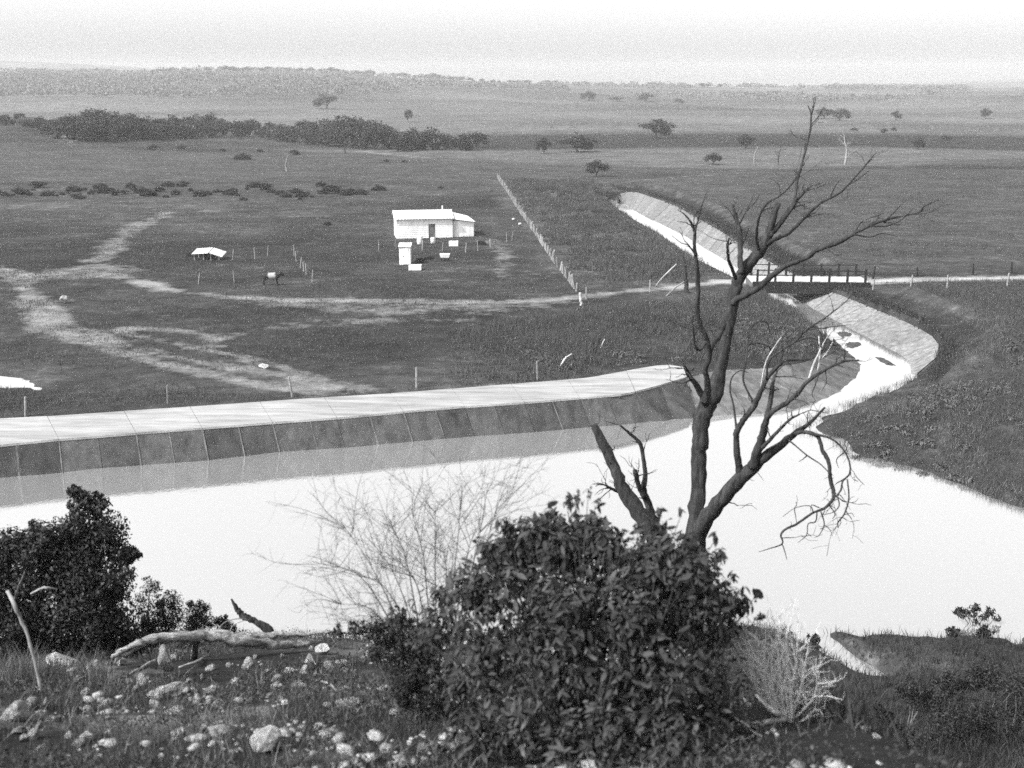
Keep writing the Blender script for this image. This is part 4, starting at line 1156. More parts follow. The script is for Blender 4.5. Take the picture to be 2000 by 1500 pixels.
# ------------------------------------------------------------------ the large leafy bush in front
def front_bush():
    BY = 8.2
    cl = pxclumps([(1070, 1060, 62, .3), (1000, 1100, 70, .2), (1140, 1040, 48, .2), (1200, 1090, 70, 0), (1290, 1075, 55, .2), (1350, 1100, 55, .1), (930, 1150, 75, 0), (1080, 1170, 100, -.2),
                   (1220, 1190, 110, -.3), (1340, 1190, 85, -.2), (1390, 1240, 70, 0), (860, 1210, 75, .1), (960, 1260, 110, -.4), (1120, 1290, 120, -.6), (1270, 1310, 120, -.6), (1400, 1330, 75, -.3),
                   (900, 1330, 80, -.3), (1020, 1390, 110, -.8), (1180, 1420, 120, -.9), (1330, 1430, 110, -.8), (930, 1440, 80, -.9), (1420, 1420, 60, -.5), (1100, 1500, 120, -1.2), (1300, 1520, 120, -1.2), (1430, 1180, 35, 0), (1330, 1115, 70, -.3), (1380, 1165, 60, -.3), (1270, 1110, 60, -.3), (1040, 1050, 50, .1), (980, 1075, 45, .1), (1110, 1075, 60, 0), (1170, 1060, 45, 0)], BY)
    cl += [q for q in cl if q[0][2] > 15.9] * 2
    big = list(cl[:32])
    for c, rr in big:                      # sprigs that break the outline
        for _ in range(5):
            d = rand_dirs(1)[0] * np.array([1, .7, 1])
            k = random.uniform(.22, .42)
            cl.append((c + d * rr * random.uniform(.85, 1.2), rr * k * np.array([1, 1, random.uniform(.8, 1.6)])))
    for x, y in [(1432, 1128), (1450, 1150), (1462, 1180), (1478, 1160), (1484, 1205), (1448, 1225), (1130, 980), (1150, 962), (1168, 985), (1110, 975), (1075, 985), (1290, 1005), (1330, 1000), (1395, 1050), (1405, 1085), (1250, 1030), (990, 1030), (940, 1075), (880, 1130)]:
        p = A(x, y, BY + random.uniform(-.1, .3)); cl.append((p, np.array([1, 1, 1.4]) * random.uniform(.03, .07)))
    base = on(*A(1150, 1500, 7.4)[:2])
    root = empty('leafy_bush', base)
    tag(root, 'large dense broad-leaved bush in front, hiding the foot of the dead tree', 'bush')
    n = 25000
    P_, D_, K_ = clump_points(cl, n, .22)
    nr = D_ * .7 + rand_dirs(n) * .7 + np.array([-.2, 0, .5])
    dr = np.cross(nr, rand_dirs(n)) * .8 + np.array([0, 0, -.55]) + D_ * .35
    ln = RNG.uniform(.04, .065, n) * RNG.choice([.8, 1.0, 1.4, 1.9], n); wd = ln * RNG.uniform(.28, .42, n)
    # broader leaf outline: a fuller blade of six corners
    Dir = dr / np.linalg.norm(dr, axis=1, keepdims=True)
    S = np.cross(Dir, nr); S /= np.linalg.norm(S, axis=1, keepdims=True)
    Up = np.cross(S, Dir)
    Lc, Wc = ln[:, None], wd[:, None]
    cu = RNG.uniform(-.12, .2, n)[:, None]
    fold = .18
    ring = [(-.5, 0, 0), (-.22, .42, 1), (.12, .5, 1), (.5, 0, 0)]
    def pt(u, s, side): return P_ + Dir * Lc * u + S * Wc * s * side + Up * (Lc * cu * (.25 - u * u) * 2 + Wc * fold * s)
    V = np.stack([pt(-.5, 0, 0), pt(-.2, 0, 0), pt(.15, 0, 0), pt(.5, 0, 0), pt(-.2, .46, 1), pt(.15, .44, 1), pt(-.2, .46, -1), pt(.15, .44, -1)], 1)
    T = np.array([[0, 1, 4], [1, 2, 5], [1, 5, 4], [2, 3, 5], [0, 6, 1], [6, 7, 1], [1, 7, 2], [2, 7, 3]])
    # the 300 leaves nearest to the camera and facing it become parts of their own
    cam_d = np.linalg.norm(P_ - np.array([0, 0, EYE]), axis=1)
    vis = np.array([(1000 + F * p[0] / (p[1] * CP + (EYE - p[2]) * SP)) for p in P_])
    dep = P_[:, 1] * CP + (EYE - P_[:, 2]) * SP
    vy = 750 - F * (P_[:, 1] * SP + (P_[:, 2] - EYE) * CP) / dep
    infr = (vy < 1490) & (vy > 900)
    out = np.full(n, 9.0)
    for c in cl: out = np.minimum(out, np.linalg.norm((P_ - c[0]) / c[1], axis=1))
    score = np.where(infr, cam_d - 1.2 * out + 0.002 * RNG.random(n), 99)
    front = np.argsort(score)[:300]
    rest = np.setdiff1d(np.arange(n), front)
    Vr = V[rest]; k = len(rest)
    Fr = (np.arange(k)[:, None, None] * 8 + T[None]).reshape(-1, 3)
    fo = build_np('foliage', Vr.reshape(-1, 3), Fr, 'leaf', root)
    fo['kind'] = 'stuff'
    inv = _world(root).inverted()
    for i in front:
        me = me_np('leaf', V[i] - P_[i], T); me.materials.append(M['leaf_one'])
        o = bpy.data.objects.new('leaf', me); link(o, root)
        o.location = tuple(P_[i] - np.array(base))
    st = MB()
    b = np.array(base)
    for c, r in cl:
        for _ in range(1):
            e = c + rand_dirs(1)[0] * r * .7
            mid = b * .4 + e * .6 + rand_dirs(1)[0] * .12
            pp, rr = smooth_path([b + rand_dirs(1)[0] * .08 * np.array([1, 1, 0]) - np.array([0, 0, .1]), mid, e], [.009, .006, .0025], 4, .4)
            st.tube(pp, rr, 5)
    st.build('stem', M['bark'], root)
M['leaf_one'] = noisy('broad_leaf_single', 0.008, 0.055, 6.0, rough=.7, rand=.5, spec=.2)
front_bush()

shrub('low_bush', on(*A(790, 1330, 9.0)[:2]), pxclumps([(700, 1232, 22), (735, 1228, 30), (775, 1230, 36), (820, 1250, 50), (770, 1275, 46), (835, 1310, 56), (790, 1340, 44), (860, 1380, 52), (810, 1400, 40), (850, 1440, 46), (660, 1236, 16)], 9.0),
      15000, .035, 'leaf_small', 'low dark fine-leaved bush crowding the near side of the leafless shrub', stems=9, ratio=.42)
# ------------------------------------------------------------------ bare twiggy shrubs
def twig_shrub(name, base, ends, label, m, r0, n_side, n_tw, tip, thin=1.0, name_part='branch'):
    root = empty(name, base); tag(root, label, 'shrub')
    b = np.array(base, float)
    for e, mid in ends:
        mb = MB()
        main, rr = smooth_path([b + rand_dirs(1)[0] * np.array([.05, .05, 0]) - np.array([0, 0, .06]), mid, e], [r0, r0 * .65, r0 * .2], 6, .35)
        mb.tube(main, rr, 6)
        Lm = np.linalg.norm(e - b)
        ax = (e - b) / Lm
        for _ in range(n_side):
            i = random.randint(int(len(main) * .25), len(main) - 2); p = np.array(main[i])
            d = ax * .8 + rand_dirs(1)[0] * .9 + np.array([0, 0, .25]); d /= np.linalg.norm(d)
            ln = Lm * random.uniform(.18, .42)
            s1, sr = smooth_path([p, p + d * ln * .5 + rand_dirs(1)[0] * ln * .1, p + d * ln + rand_dirs(1)[0] * ln * .15], [r0 * .35, r0 * .22, r0 * .1], 4, .5)
            mb.tube(s1, sr, 4, cap=False)
            for _ in range(n_tw):
                q = np.array(random.choice(s1[1:])); d2 = d * .7 + rand_dirs(1)[0]; d2 /= np.linalg.norm(d2)
                l2 = tip * random.uniform(.4, 1.2)
                mb.tube([q, q + d2 * l2 * .5 + rand_dirs(1)[0] * l2 * .12, q + d2 * l2], [r0 * .12 * thin, r0 * .09 * thin, r0 * .05 * thin], 3, cap=False)
        mb.build(name_part, M[m], root)
    return root
TB = 9.8
tb = on(*A(850, 1270, TB)[:2])
ends = []
for x, y, mx, my in [(x_ + (850 - x_) * .06, y_ + 28, a_, b_ + 14) for x_, y_, a_, b_ in [(595, 1068, 720, 1130), (650, 985, 740, 1120), (700, 1010, 780, 1130), (755, 985, 800, 1110), (800, 965, 830, 1100), (850, 955, 850, 1090), (905, 930, 890, 1080), (960, 915, 930, 1060), (990, 930, 940, 1080),
                     (640, 1150, 740, 1190), (690, 1090, 770, 1160), (770, 1060, 820, 1150), (870, 1040, 870, 1140), (930, 1010, 905, 1110), (610, 1190, 740, 1220)]]:
    dy = random.uniform(-.3, .5)
    ends.append((A(x, y, TB + dy), A(mx, my, TB + dy * .5)))
twig_shrub('bare_shrub', tb, ends, 'leafless dark twiggy shrub spreading against the water beside the leafy bush', 'twig', .009, 16, 11, .2, 1.4)
DB = 8.9
db = hit(1541, 1410); DB = db[1]
ends = []
for x, y, mx, my in [(x_, y_ + (26 if y_ < 1210 else 0), a_, b_) for x_, y_, a_, b_ in [(1478, 1205, 1490, 1330), (1500, 1165, 1495, 1310), (1515, 1230, 1525, 1330), (1535, 1200, 1540, 1320), (1560, 1215, 1550, 1330), (1580, 1255, 1565, 1340), (1594, 1285, 1590, 1360), (1598, 1330, 1596, 1380),
                     (1470, 1250, 1480, 1350), (1545, 1250, 1535, 1340), (1505, 1260, 1510, 1350), (1568, 1290, 1560, 1365), (1525, 1180, 1520, 1300), (1490, 1290, 1500, 1360)]]:
    dy = random.uniform(-.25, .25)
    ends.append((A(x, y, DB + dy), A(mx, my, DB + dy * .5)))
twig_shrub('dead_shrub', db, ends, 'bleached dead shrub with a tangle of pale upright twigs beside the leafy bush', 'bleached', .013, 8, 6, .12, 1.2)
pole_thing('fallen_branch', 'pale bent branch lying on the ground at the foot of the bleached shrub', 'branch', [
    ('branch', [hit(1440, 1418), hit(1490, 1418) + np.array([0, 0, .03]), hit(1535, 1414) + np.array([0, 0, .04])], [.016, .02, .024], 'bare_wood'),
    ('branch', [hit(1470, 1352) , A(1500, 1380, DB - .1), A(1530, 1404, DB)], [.012, .02, .024], 'bare_wood'),
    ('branch', [hit(1432, 1400), A(1462, 1420, hit(1462, 1432)[1]), hit(1488, 1440)], [.01, .014, .01], 'bare_wood')])

# ------------------------------------------------------------------ dark shrubs at the left, low scrub
shrub('dark_shrub', on(*A(170, 1275, 15.3)[:2]), pxclumps([(168, 985, 34), (150, 965, 20), (195, 985, 24), (130, 1040, 42), (205, 1040, 52), (160, 1080, 60), (232, 1085, 34), (250, 1080, 22), (120, 1110, 75, -.2), (210, 1140, 55, -.2), (150, 1190, 85, -.3), (225, 1215, 60, -.2), (110, 1240, 60, -.3), (200, 1260, 55, -.3), (265, 1250, 34, -.1)], 15.3),
      34000, .062, 'leaf_small', 'tall dense dark shrub by the water beside the leaning stick', stems=12, ratio=.5)
shrub('dark_shrub', on(*A(20, 1275, 15.0)[:2]), pxclumps([(60, 1075, 55), (20, 1065, 45), (85, 1045, 34), (-30, 1080, 60), (50, 1140, 75), (-20, 1160, 85), (40, 1215, 75), (-60, 1220, 80), (75, 1230, 50)], 15.0),
      24000, .062, 'leaf_small', 'lower dense dark shrub cut by the picture edge', stems=9, ratio=.5)
for i, (q, lab) in enumerate([([(295, 1150, 22), (285, 1185, 36), (310, 1205, 34), (290, 1230, 36)], 'low bushy scrub plant touching the tall dark shrub'),
                              ([(335, 1172, 24), (345, 1200, 32), (320, 1225, 32)], 'low bushy scrub plant second from the tall dark shrub'),
                              ([(385, 1196, 22), (400, 1212, 24), (375, 1225, 28)], 'low bushy scrub plant third from the tall dark shrub'),
                              ([(430, 1214, 14), (445, 1224, 16)], 'smallest low scrub plant beside the dark snag')]):
    Yq = 16.2
    shrub('scrub_plant', on(*A(q[-1][0], 1240, Yq)[:2]), pxclumps(q, Yq), 3600 if i < 3 else 1200, .04, 'herb', lab, 'scrub', 5, 'low scrub along the brow')

# fallen log, snag, sticks
LY = 13.2
LOGP = []
_la, _lb = hit(218, 1290), hit(632, 1262)
_lb = np.array([_lb[0], 14.7, 0]); _la = np.array([_la[0], 13.2, 0])
def lay(x, y, r_, up=0.0):
    Yl = _la[1] + (_lb[1] - _la[1]) * (x - 218) / 414.0
    p = A(x, y, Yl)
    p[2] = max(p[2], hz(p[0], p[1]) + r_ * .7 + up)
    LOGP.append((p[0], p[1]))
    return p
pole_thing('fallen_log', 'long weathered pale log lying across the brow of the slope', 'log', [
    ('trunk', [lay(218, 1284, .03), lay(236, 1272, .04, .03), lay(262, 1260, .05, .08), lay(292, 1249, .07, .1), lay(335, 1243, .08, .08), lay(400, 1243, .08, .05), lay(470, 1249, .09), lay(545, 1257, .08), lay(590, 1256, .06), lay(628, 1252, .03)], [.022, .035, .045, .06, .07, .075, .085, .08, .06, .02], 'log'),
    ('limb', [lay(440, 1247, .05, .03), lay(490, 1241, .05, .05), lay(540, 1240, .05, .03), lay(590, 1238, .04), lay(648, 1233, .02)], [.06, .05, .045, .035, .012], 'log'),
    ('limb', [lay(285, 1252, .03, .05), lay(262, 1268, .03), lay(236, 1282, .02), lay(224, 1294, .02)], [.04, .03, .025, .012], 'log'),
    ('limb', [lay(360, 1250, .03), lay(330, 1262, .03), lay(300, 1268, .02)], [.04, .03, .01], 'log'),
    ('prop', [lay(385, 1250, .03), lay(382, 1266, .03), lay(380, 1285, .03)], [.045, .04, .04], 'dark_wood')])
SY = 15.0
pole_thing('dark_snag', 'dark curved snag sticking up behind the fallen log against the water', 'snag', [
    ('branch', [A(530, 1236, SY), A(500, 1214, SY), A(476, 1203, SY), (A(462, 1190, SY)), A(452, 1170, SY)], [.07, .055, .055, .04, .015], 'bark'),
    ('twig', [A(420, 1236, SY - .3), A(440, 1215, SY - .2), A(470, 1208, SY - .1), A(500, 1214, SY)], [.006, .007, .007, .006], 'post_wood'),
    ('twig', [A(448, 1240, SY - .3), A(455, 1222, SY - .2), A(480, 1210, SY - .1)], [.006, .006, .005], 'post_wood')])
g = hit(548, 1226)
pole_thing('small_stub', 'small dark stub of wood on the brow beside the snag', 'stump', [('stub', [A(562, 1222, g[1]), A(548, 1213, g[1]), A(538, 1209, g[1])], [.05, .05, .04], 'bark')])
YS = 10.8
g = on(*A(78, 1330, YS)[:2])
pole_thing('leaning_stick', 'pale bare stick leaning in front of the dark shrubs', 'stick', [
    ('stick', [g - np.array([0, 0, .05]), A(64, 1275, YS + .1), A(44, 1216, YS + .2), A(27, 1180, YS + .2), A(14, 1154, YS + .3)], [.017, .018, .02, .024, .02], 'grey_wood')])
for i, (a_, b_, c_, lab) in enumerate([((255, 1318), (300, 1300), (318, 1296), 'short pale branch lying beside the upright pointed stone'),
                                       ((350, 1306), (385, 1300), (408, 1285), 'thin pale branch with an upturned end right of the upright pointed stone'),
                                       ((610, 1330), (640, 1345), (660, 1358), 'thin pale twig lying among the stones near the leafy bush'),
                                       ((60, 1160), (85, 1148), (110, 1150), 'pale bare branch showing through the dark shrubs')]):
    if i == 3: p3 = [A(a_[0], a_[1], 14.0), A(b_[0], b_[1], 13.9), A(c_[0], c_[1], 14.0)]
    else: p3 = [hit(*a_) + np.array([0, 0, .02]), hit(*b_) + np.array([0, 0, .06]), hit(*c_) + np.array([0, 0, .05])]
    pole_thing('fallen_branch', lab, 'branch', [('branch', p3, [.012, .018, .01], 'grey_wood')])

# ------------------------------------------------------------------ shrubs by the near shore at the right
for q, Yq, nn_, lab in [([(1850, 1420, 60), (1920, 1400, 55), (1880, 1470, 80), (1800, 1460, 45)], 22.0, 9000, 'broad dark shrub low on the right slope'),
                        ([(1720, 1420, 36), (1700, 1450, 44), (1760, 1455, 44)], 19.5, 5000, 'low spreading dark shrub on the near side of the broad one'),
                        ([(1940, 1320, 34), (1900, 1330, 30), (1860, 1335, 26)], 27.5, 5000, 'long low dark shrub just below the near shore'),
                        ([(1985, 1340, 50), (2020, 1400, 60)], 25.0, 5000, 'dark shrub at the edge of the picture low on the right slope'),
                        ([(1780, 1350, 30), (1810, 1365, 34)], 27.0, 3500, 'small round shrub between the water inlet and the broad shrub')]:
    c = q[0]
    pb = A(c[0], c[1], Yq); b = np.array([pb[0], pb[1], max(hz(pb[0], pb[1]), -.3)])
    shrub('shore_shrub', b, pxclumps(q, Yq), nn_, .07 if Yq < 30 else .12, 'leaf_small', lab, 'shrub', 5, None, ratio=.5)

for cx_, cy_, w_, h_, Yq, k_, lab in [(1908, 1198, 46, 18, 39.6, 9, 'dark ragged plant standing in the shallows, the highest of three'), (1915, 1232, 20, 14, 38.4, 5, 'dark ragged plant standing in the shallows, the middle of three'),
                                  (1855, 1236, 9, 14, 38.6, 4, 'dark ragged plant standing in the shallows, the smallest of three'), (1593, 1250, 6, 13, 37.0, 4, 'little dark sprig standing by the mouth of the inlet')]:
    q = [(cx_ + random.uniform(-w_, w_) * .9, cy_ + random.uniform(-h_, h_) * .7, random.uniform(.4, .95) * h_) for _ in range(k_)] + [(cx_, cy_ + h_ * 1.1, h_ * .5), (cx_ + w_ * .4, cy_ + h_ * 1.5, h_ * .4)]
    pb = A(cx_, cy_, Yq); b = np.array([pb[0], pb[1], max(hz(pb[0], pb[1]), -.4)])
    shrub('shore_plant', b, pxclumps(q, Yq, .7), 46 * k_, .22, 'leaf_small', lab, 'plant', k_, None, ratio=.28, droop=-.5)

# ------------------------------------------------------------------ grasses (past counting)
def blades(n, X, Y, hgt, wid, lean=.35, simple=False):
    Z = np.maximum(height(X, Y), -5)
    a = RNG.uniform(0, 2 * math.pi, len(X)); la = RNG.uniform(0, 2 * math.pi, len(X))
    S = np.stack([np.cos(a), np.sin(a), np.zeros(len(X))], 1) * (wid / 2)[:, None]
    le = RNG.uniform(.1, 1, len(X)) * lean
    D = np.stack([np.cos(la) * le, np.sin(la) * le, np.ones(len(X))], 1) * hgt[:, None]
    B = np.stack([X, Y, Z - .02], 1)
    if simple:
        V = np.stack([B - S, B + S, B + D], 1).reshape(-1, 3)
        i = np.arange(len(X)) * 3
        return V, np.stack([i, i + 1, i + 2], 1)
    mid = B + D * .55
    tip = B + D * np.array([1.35, 1.35, .95])
    V = np.stack([B - S, B + S, mid + S * .7, tip, mid - S * .7], 1).reshape(-1, 3)
    i = np.arange(len(X)) * 5
    Fc = np.concatenate([np.stack([i, i + 1, i + 2], 1), np.stack([i, i + 2, i + 4], 1), np.stack([i + 4, i + 2, i + 3], 1)])
    return V, Fc
def tufts(n, cx, cy, nb, spread, hgt, wid, lean, simple=False):
    X = np.repeat(cx, nb) + RNG.normal(0, spread, len(cx) * nb); Y = np.repeat(cy, nb) + RNG.normal(0, spread, len(cx) * nb)
    return blades(0, X, Y, np.repeat(hgt, nb) * RNG.uniform(.5, 1.15, len(X)), np.full(len(X), 1.0) * wid, lean, simple)
def stuff(name, V, Fc, m, label):
    o = build_np(name, V, Fc, m); tag(o, label, kind='stuff'); return o
def clear_log(X, Y):
    d = np.full(X.shape, 9.0)
    for q in LOGP: d = np.minimum(d, np.hypot(X - q[0], (Y - q[1] + .35) * .7))
    return d > .55
# near slope
n = 7000
cx = RNG.uniform(-7, 4.5, n); cy = RNG.uniform(6.0, 19.5, n)
keep = vnoise(cx, cy, 1.3, 31) > -.02
keep &= clear_log(cx, cy)
cx, cy = cx[keep], cy[keep]
V, Fc = tufts(0, cx, cy, 7, .05, RNG.uniform(.08, .26, len(cx)), .008, .6)
stuff('grass', V, Fc, 'grass', 'short rough grass on the near slope')
cx = RNG.uniform(-7, 4.5, 5200); cy = RNG.uniform(6.0, 18.5, 5200)
keep = (vnoise(cx, cy, 1.0, 32) > .02) & clear_log(cx, cy)
cx, cy = cx[keep], cy[keep]
V, Fc = tufts(0, cx, cy, 6, .07, RNG.uniform(.06, .2, len(cx)), .009, .9)
stuff('grass', V, Fc, 'grass_dry', 'dry pale grass among the stones of the near slope')
n = 52000
X = RNG.uniform(-7, 6.5, n); Y = RNG.uniform(6.0, 19.5, n)
k = (vnoise(X, Y, .9, 41) > -.05) & clear_log(X, Y)
X, Y = X[k], Y[k]; n = len(X)
P_ = np.stack([X, Y, height(X, Y) + RNG.uniform(.01, .14, n)], 1)
ln = RNG.uniform(.02, .055, n)
V, Fc = leaf_quads(P_, rand_dirs(n) + np.array([0, 0, .7]), rand_dirs(n), ln, ln * .55)
stuff('ground_cover', V, Fc, 'herb', 'small leaved ground cover on the near slope')
# low leafy clumps and loose stone chips between the larger stones
C_, R_ = [], []
for _ in range(620):
    x_, y_ = random.uniform(-6.5, 6), random.uniform(6.2, 17.5)
    if vnoise(x_, y_, 1.7, 81) < -.12 or not clear_log(np.array([x_]), np.array([y_]))[0]: continue
    C_.append(on(x_, y_)); R_.append(random.uniform(.06, .2))
C_, R_ = np.array(C_), np.array(R_)
k = np.repeat(np.arange(len(C_)), 75); d = rand_dirs(len(k)); d[:, 2] = np.abs(d[:, 2])
P_ = C_[k] + d * (R_[k] * RNG.uniform(.5, 1.1, len(k)))[:, None] * np.array([1.2, 1.2, 1.0])
ln = RNG.uniform(.018, .045, len(k))
V, Fc = leaf_quads(P_, d + rand_dirs(len(k)) * .6, rand_dirs(len(k)) + np.array([0, 0, .4]), ln, ln * .5)
stuff('low_plants', V, Fc, 'leaf_small', 'small dark leafy plants scattered on the near slope')
pv_ = np.array([v.co[:] for v in rock_mesh(55, .8, 1).vertices]); pf_ = np.array([p.vertices[:] for p in rock_mesh(55, .8, 1).polygons])
PV, PF = [], []
gx, gy = RNG.uniform(-6.5, 2.6, 4200), RNG.uniform(6.2, 17.2, 4200)
gk = (vnoise(gx, gy, .8, 91) + .5 * vnoise(gx, gy, 2.2, 92)) > .12
gx, gy = gx[gk], gy[gk]; gz_ = height(gx, gy)
for x_, y_, z_ in zip(gx, gy, gz_):
    sz = random.uniform(.008, .035) if random.random() < .76 else random.uniform(.035, .1)
    a = random.uniform(0, 6.28); ca, sa = math.cos(a), math.sin(a)
    q = pv_ * np.array([sz * random.uniform(.8, 1.7), sz, sz * random.uniform(.5, .9)])
    q = np.stack([q[:, 0] * ca - q[:, 1] * sa, q[:, 0] * sa + q[:, 1] * ca, q[:, 2]], 1)
    PF.append(pf_ + len(PV) * len(pv_)); PV.append(q + np.array([x_, y_, z_ + sz * .2]))
stuff('gravel', np.concatenate(PV), np.concatenate(PF), 'stone', 'pale stone chips scattered on the near slope')
# tall grass tufts at the foot of the dark shrubs
cx, cy = [], []
for _ in range(110):
    p = A(random.uniform(-20, 215), 1290, random.uniform(11.5, 13.0))
    if clear_log(np.array([p[0]]), np.array([p[1]]))[0]: cx.append(p[0]); cy.append(p[1])
V, Fc = tufts(0, np.array(cx), np.array(cy), 14, .07, RNG.uniform(.25, .5, len(cx)), .009, .5)
stuff('grass', V, Fc, 'grass_dry', 'tall tufted grass at the foot of the dark shrubs')
# right slope above the shore
n = 15000
cx = RNG.uniform(2.5, 24, n); cy = RNG.uniform(8, 39.5, n)
z = height(cx, cy); k = (z > .02) & (seg_dist(cx, cy, inlet) > .45) & (seg_dist(cx, cy + .7, inlet) > .45)
cx, cy = cx[k], cy[k]
V, Fc = tufts(0, cx, cy, 5, .12, RNG.uniform(.15, .5, len(cx)), .024, .6)
stuff('grass', V, Fc, 'grass_dark', 'dark grass on the slope down to the near shore')
# plain: coarse tussocks, by area
def plain_tufts(n, poly, hmin, hmax, nb, spread, wid, m, label, thresh=-.5, ns=5, feather=5):
    pts = np.array(poly)
    x0, y0 = pts.min(0); x1, y1 = pts.max(0)
    cx = RNG.uniform(x0, x1, n); cy = RNG.uniform(y0, y1, n)
    dd = seg_dist(cx, cy, list(poly) + [poly[0]])
    k = inside(cx, cy, poly) & (vnoise(cx, cy, ns, 51) > thresh) & (RNG.random(n) < .1 + .9 * sstep(0, feather, dd + feather * .8 * vnoise(cx, cy, 7, 52)))
    cx, cy = cx[k], cy[k]
    z = height(cx, cy); k = (z > .05)
    for t_, b_ in ((lin_l_top, lin_l_bot), (lin_r_top, lin_r_bot)): k &= ~inside(cx, cy, t_ + b_[::-1])
    k &= ~inside(cx, cy, crest_poly)
    cx, cy = cx[k], cy[k]
    V, Fc = tufts(0, cx, cy, nb, spread, RNG.uniform(hmin, hmax, len(cx)) * (0.5 + 1.2 * np.clip(vnoise(cx, cy, 4, 61) + .4, 0, 1)), wid, .8, True)
    stuff('grass', V, Fc, 'plain_grass' if m == 'grass' else m, label)
plain_tufts(52000, xy([(1540, 850), (1600, 800), (1790, 735), (1850, 690), (1800, 610), (1700, 572), (2300, 560), (2500, 1140), (1953, 985), (1640, 890)], .8), .15, .42, 8, .16, .035, 'grass', 'grass covering the bank right of the canal mouth')
plain_tufts(30000, xy([(880, 640), (1140, 600), (1480, 560), (1560, 600), (1630, 655), (1590, 700), (1420, 718), (1300, 712), (1100, 742), (880, 758)], PLAIN), .2, .6, 9, .22, .045, 'grass', 'coarse tussock grass between the road and the basin crest', -.25, 5, 14)
plain_tufts(24000, xy([(985, 352), (1170, 358), (1210, 395), (1420, 530), (1440, 545), (1150, 570), (1060, 460)], PLAIN), .25, .7, 8, .3, .06, 'grass', 'coarse tussock grass between the paling fence and the canal', -.25, 5, 6)
ex, ey = [], []
eb = resample(xy(right_bank, 0) , 900)
for q in eb:
    if random.random() < .75: ex.append(q[0] + random.gauss(0, .35)); ey.append(q[1] + random.gauss(0, .35))
V, Fc = tufts(0, np.array(ex), np.array(ey), 9, .14, RNG.uniform(.15, .6, len(ex)), .03, .7, True)
stuff('grass', V, Fc, 'grass', 'ragged grass along the water edge of the bank')
def mounds(n, poly, r0, r1, label):
    pts = np.array(poly); C_ = []
    while len(C_) < n:
        x_, y_ = random.uniform(*sorted((pts[:, 0].min(), pts[:, 0].max()))), random.uniform(pts[:, 1].min(), pts[:, 1].max())
        if inside(np.array([x_]), np.array([y_]), poly)[0] and vnoise(x_, y_, 6, 95) > -.15: C_.append((x_, y_))
    C_ = np.array(C_); Z = height(C_[:, 0], C_[:, 1]); R_ = RNG.uniform(r0, r1, n)
    k = np.repeat(np.arange(n), 110); d = rand_dirs(len(k)); d[:, 2] = np.abs(d[:, 2])
    Pq = np.stack([C_[k, 0], C_[k, 1], Z[k]], 1) + d * (R_[k] * RNG.uniform(.6, 1.08, len(k)))[:, None] * np.array([1.2, 1.0, .62])
    ln = RNG.uniform(.12, .26, len(k))
    V, Fc = leaf_quads(Pq, d + rand_dirs(len(k)) * .35, rand_dirs(len(k)) + np.array([0, 0, .8]), ln, ln * .4)
    stuff('undergrowth', V, Fc, 'mound_leaf', label)
M['mound_leaf'] = leafy('mound_leaf', 0.03, 0.12, 0.2, 0.85)
mounds(170, rough_b, .35, .85, 'bushy tussocks scattered behind the basin crest')
mounds(200, rough_a, .4, 1.0, 'bushy tussocks scattered on the rough bank by the upper canal')
mounds(110, xy([(1640, 880), (1700, 800), (1850, 740), (1980, 700), (2100, 960), (1953, 965), (1750, 900)], .8), .2, .5, 'bushy tussocks scattered on the bank of the basin')
plain_tufts(2600, rough_b, .35, .6, 30, .36, .06, 'grass', 'rounded tussocks on the rough ground behind the basin crest', -.15, 4, 2)
plain_tufts(3000, rough_a, .4, .75, 26, .45, .08, 'grass', 'rounded tussocks on the rough bank beside the upper canal', -.15, 4, 2)
plain_tufts(16000, xy([(1600, 812), (1800, 740), (1960, 640), (2300, 600), (2500, 1130), (1960, 980), (1680, 890)], .9), .2, .5, 10, .25, .04, 'grass_dry', 'paler dry grass in patches on the bank of the basin', .08, 2.5, 3)
plain_tufts(60000, xy([(1236, 372), (1300, 384), (1420, 438), (1540, 500), (1630, 545), (1690, 572), (1800, 625), (1870, 680), (1850, 715), (1800, 730), (1836, 690), (1760, 622), (1660, 582), (1560, 545), (1480, 500), (1390, 445), (1310, 400)], 1.6), .25, .55, 8, .2, .05, 'herb', 'dark rank weeds along the top of the canal lining', -.3, 4, .5)
plain_tufts(60000, xy([(1500, 345), (1900, 330), (2250, 335), (2250, 530), (1720, 536), (1560, 520), (1380, 410)], PLAIN), .08, .3, 4, .3, .07, 'grass', 'thin grass of the wide field beyond the bridge', -.1, 9, 5)
plain_tufts(14000, xy([(-150, 830), (-150, 760), (300, 745), (620, 775), (900, 745), (1000, 740), (900, 756), (100, 812)], PLAIN), .15, .4, 8, .15, .035, 'grass', 'grass fringe behind the basin crest', -.15)
plain_tufts(70000, xy([(-150, 760), (-150, 410), (960, 380), (1120, 565), (880, 640), (880, 750)], PLAIN), .07, .24, 5, .25, .06, 'grass', 'thin grass of the paddock round the cottage', -.12, 6, 8)

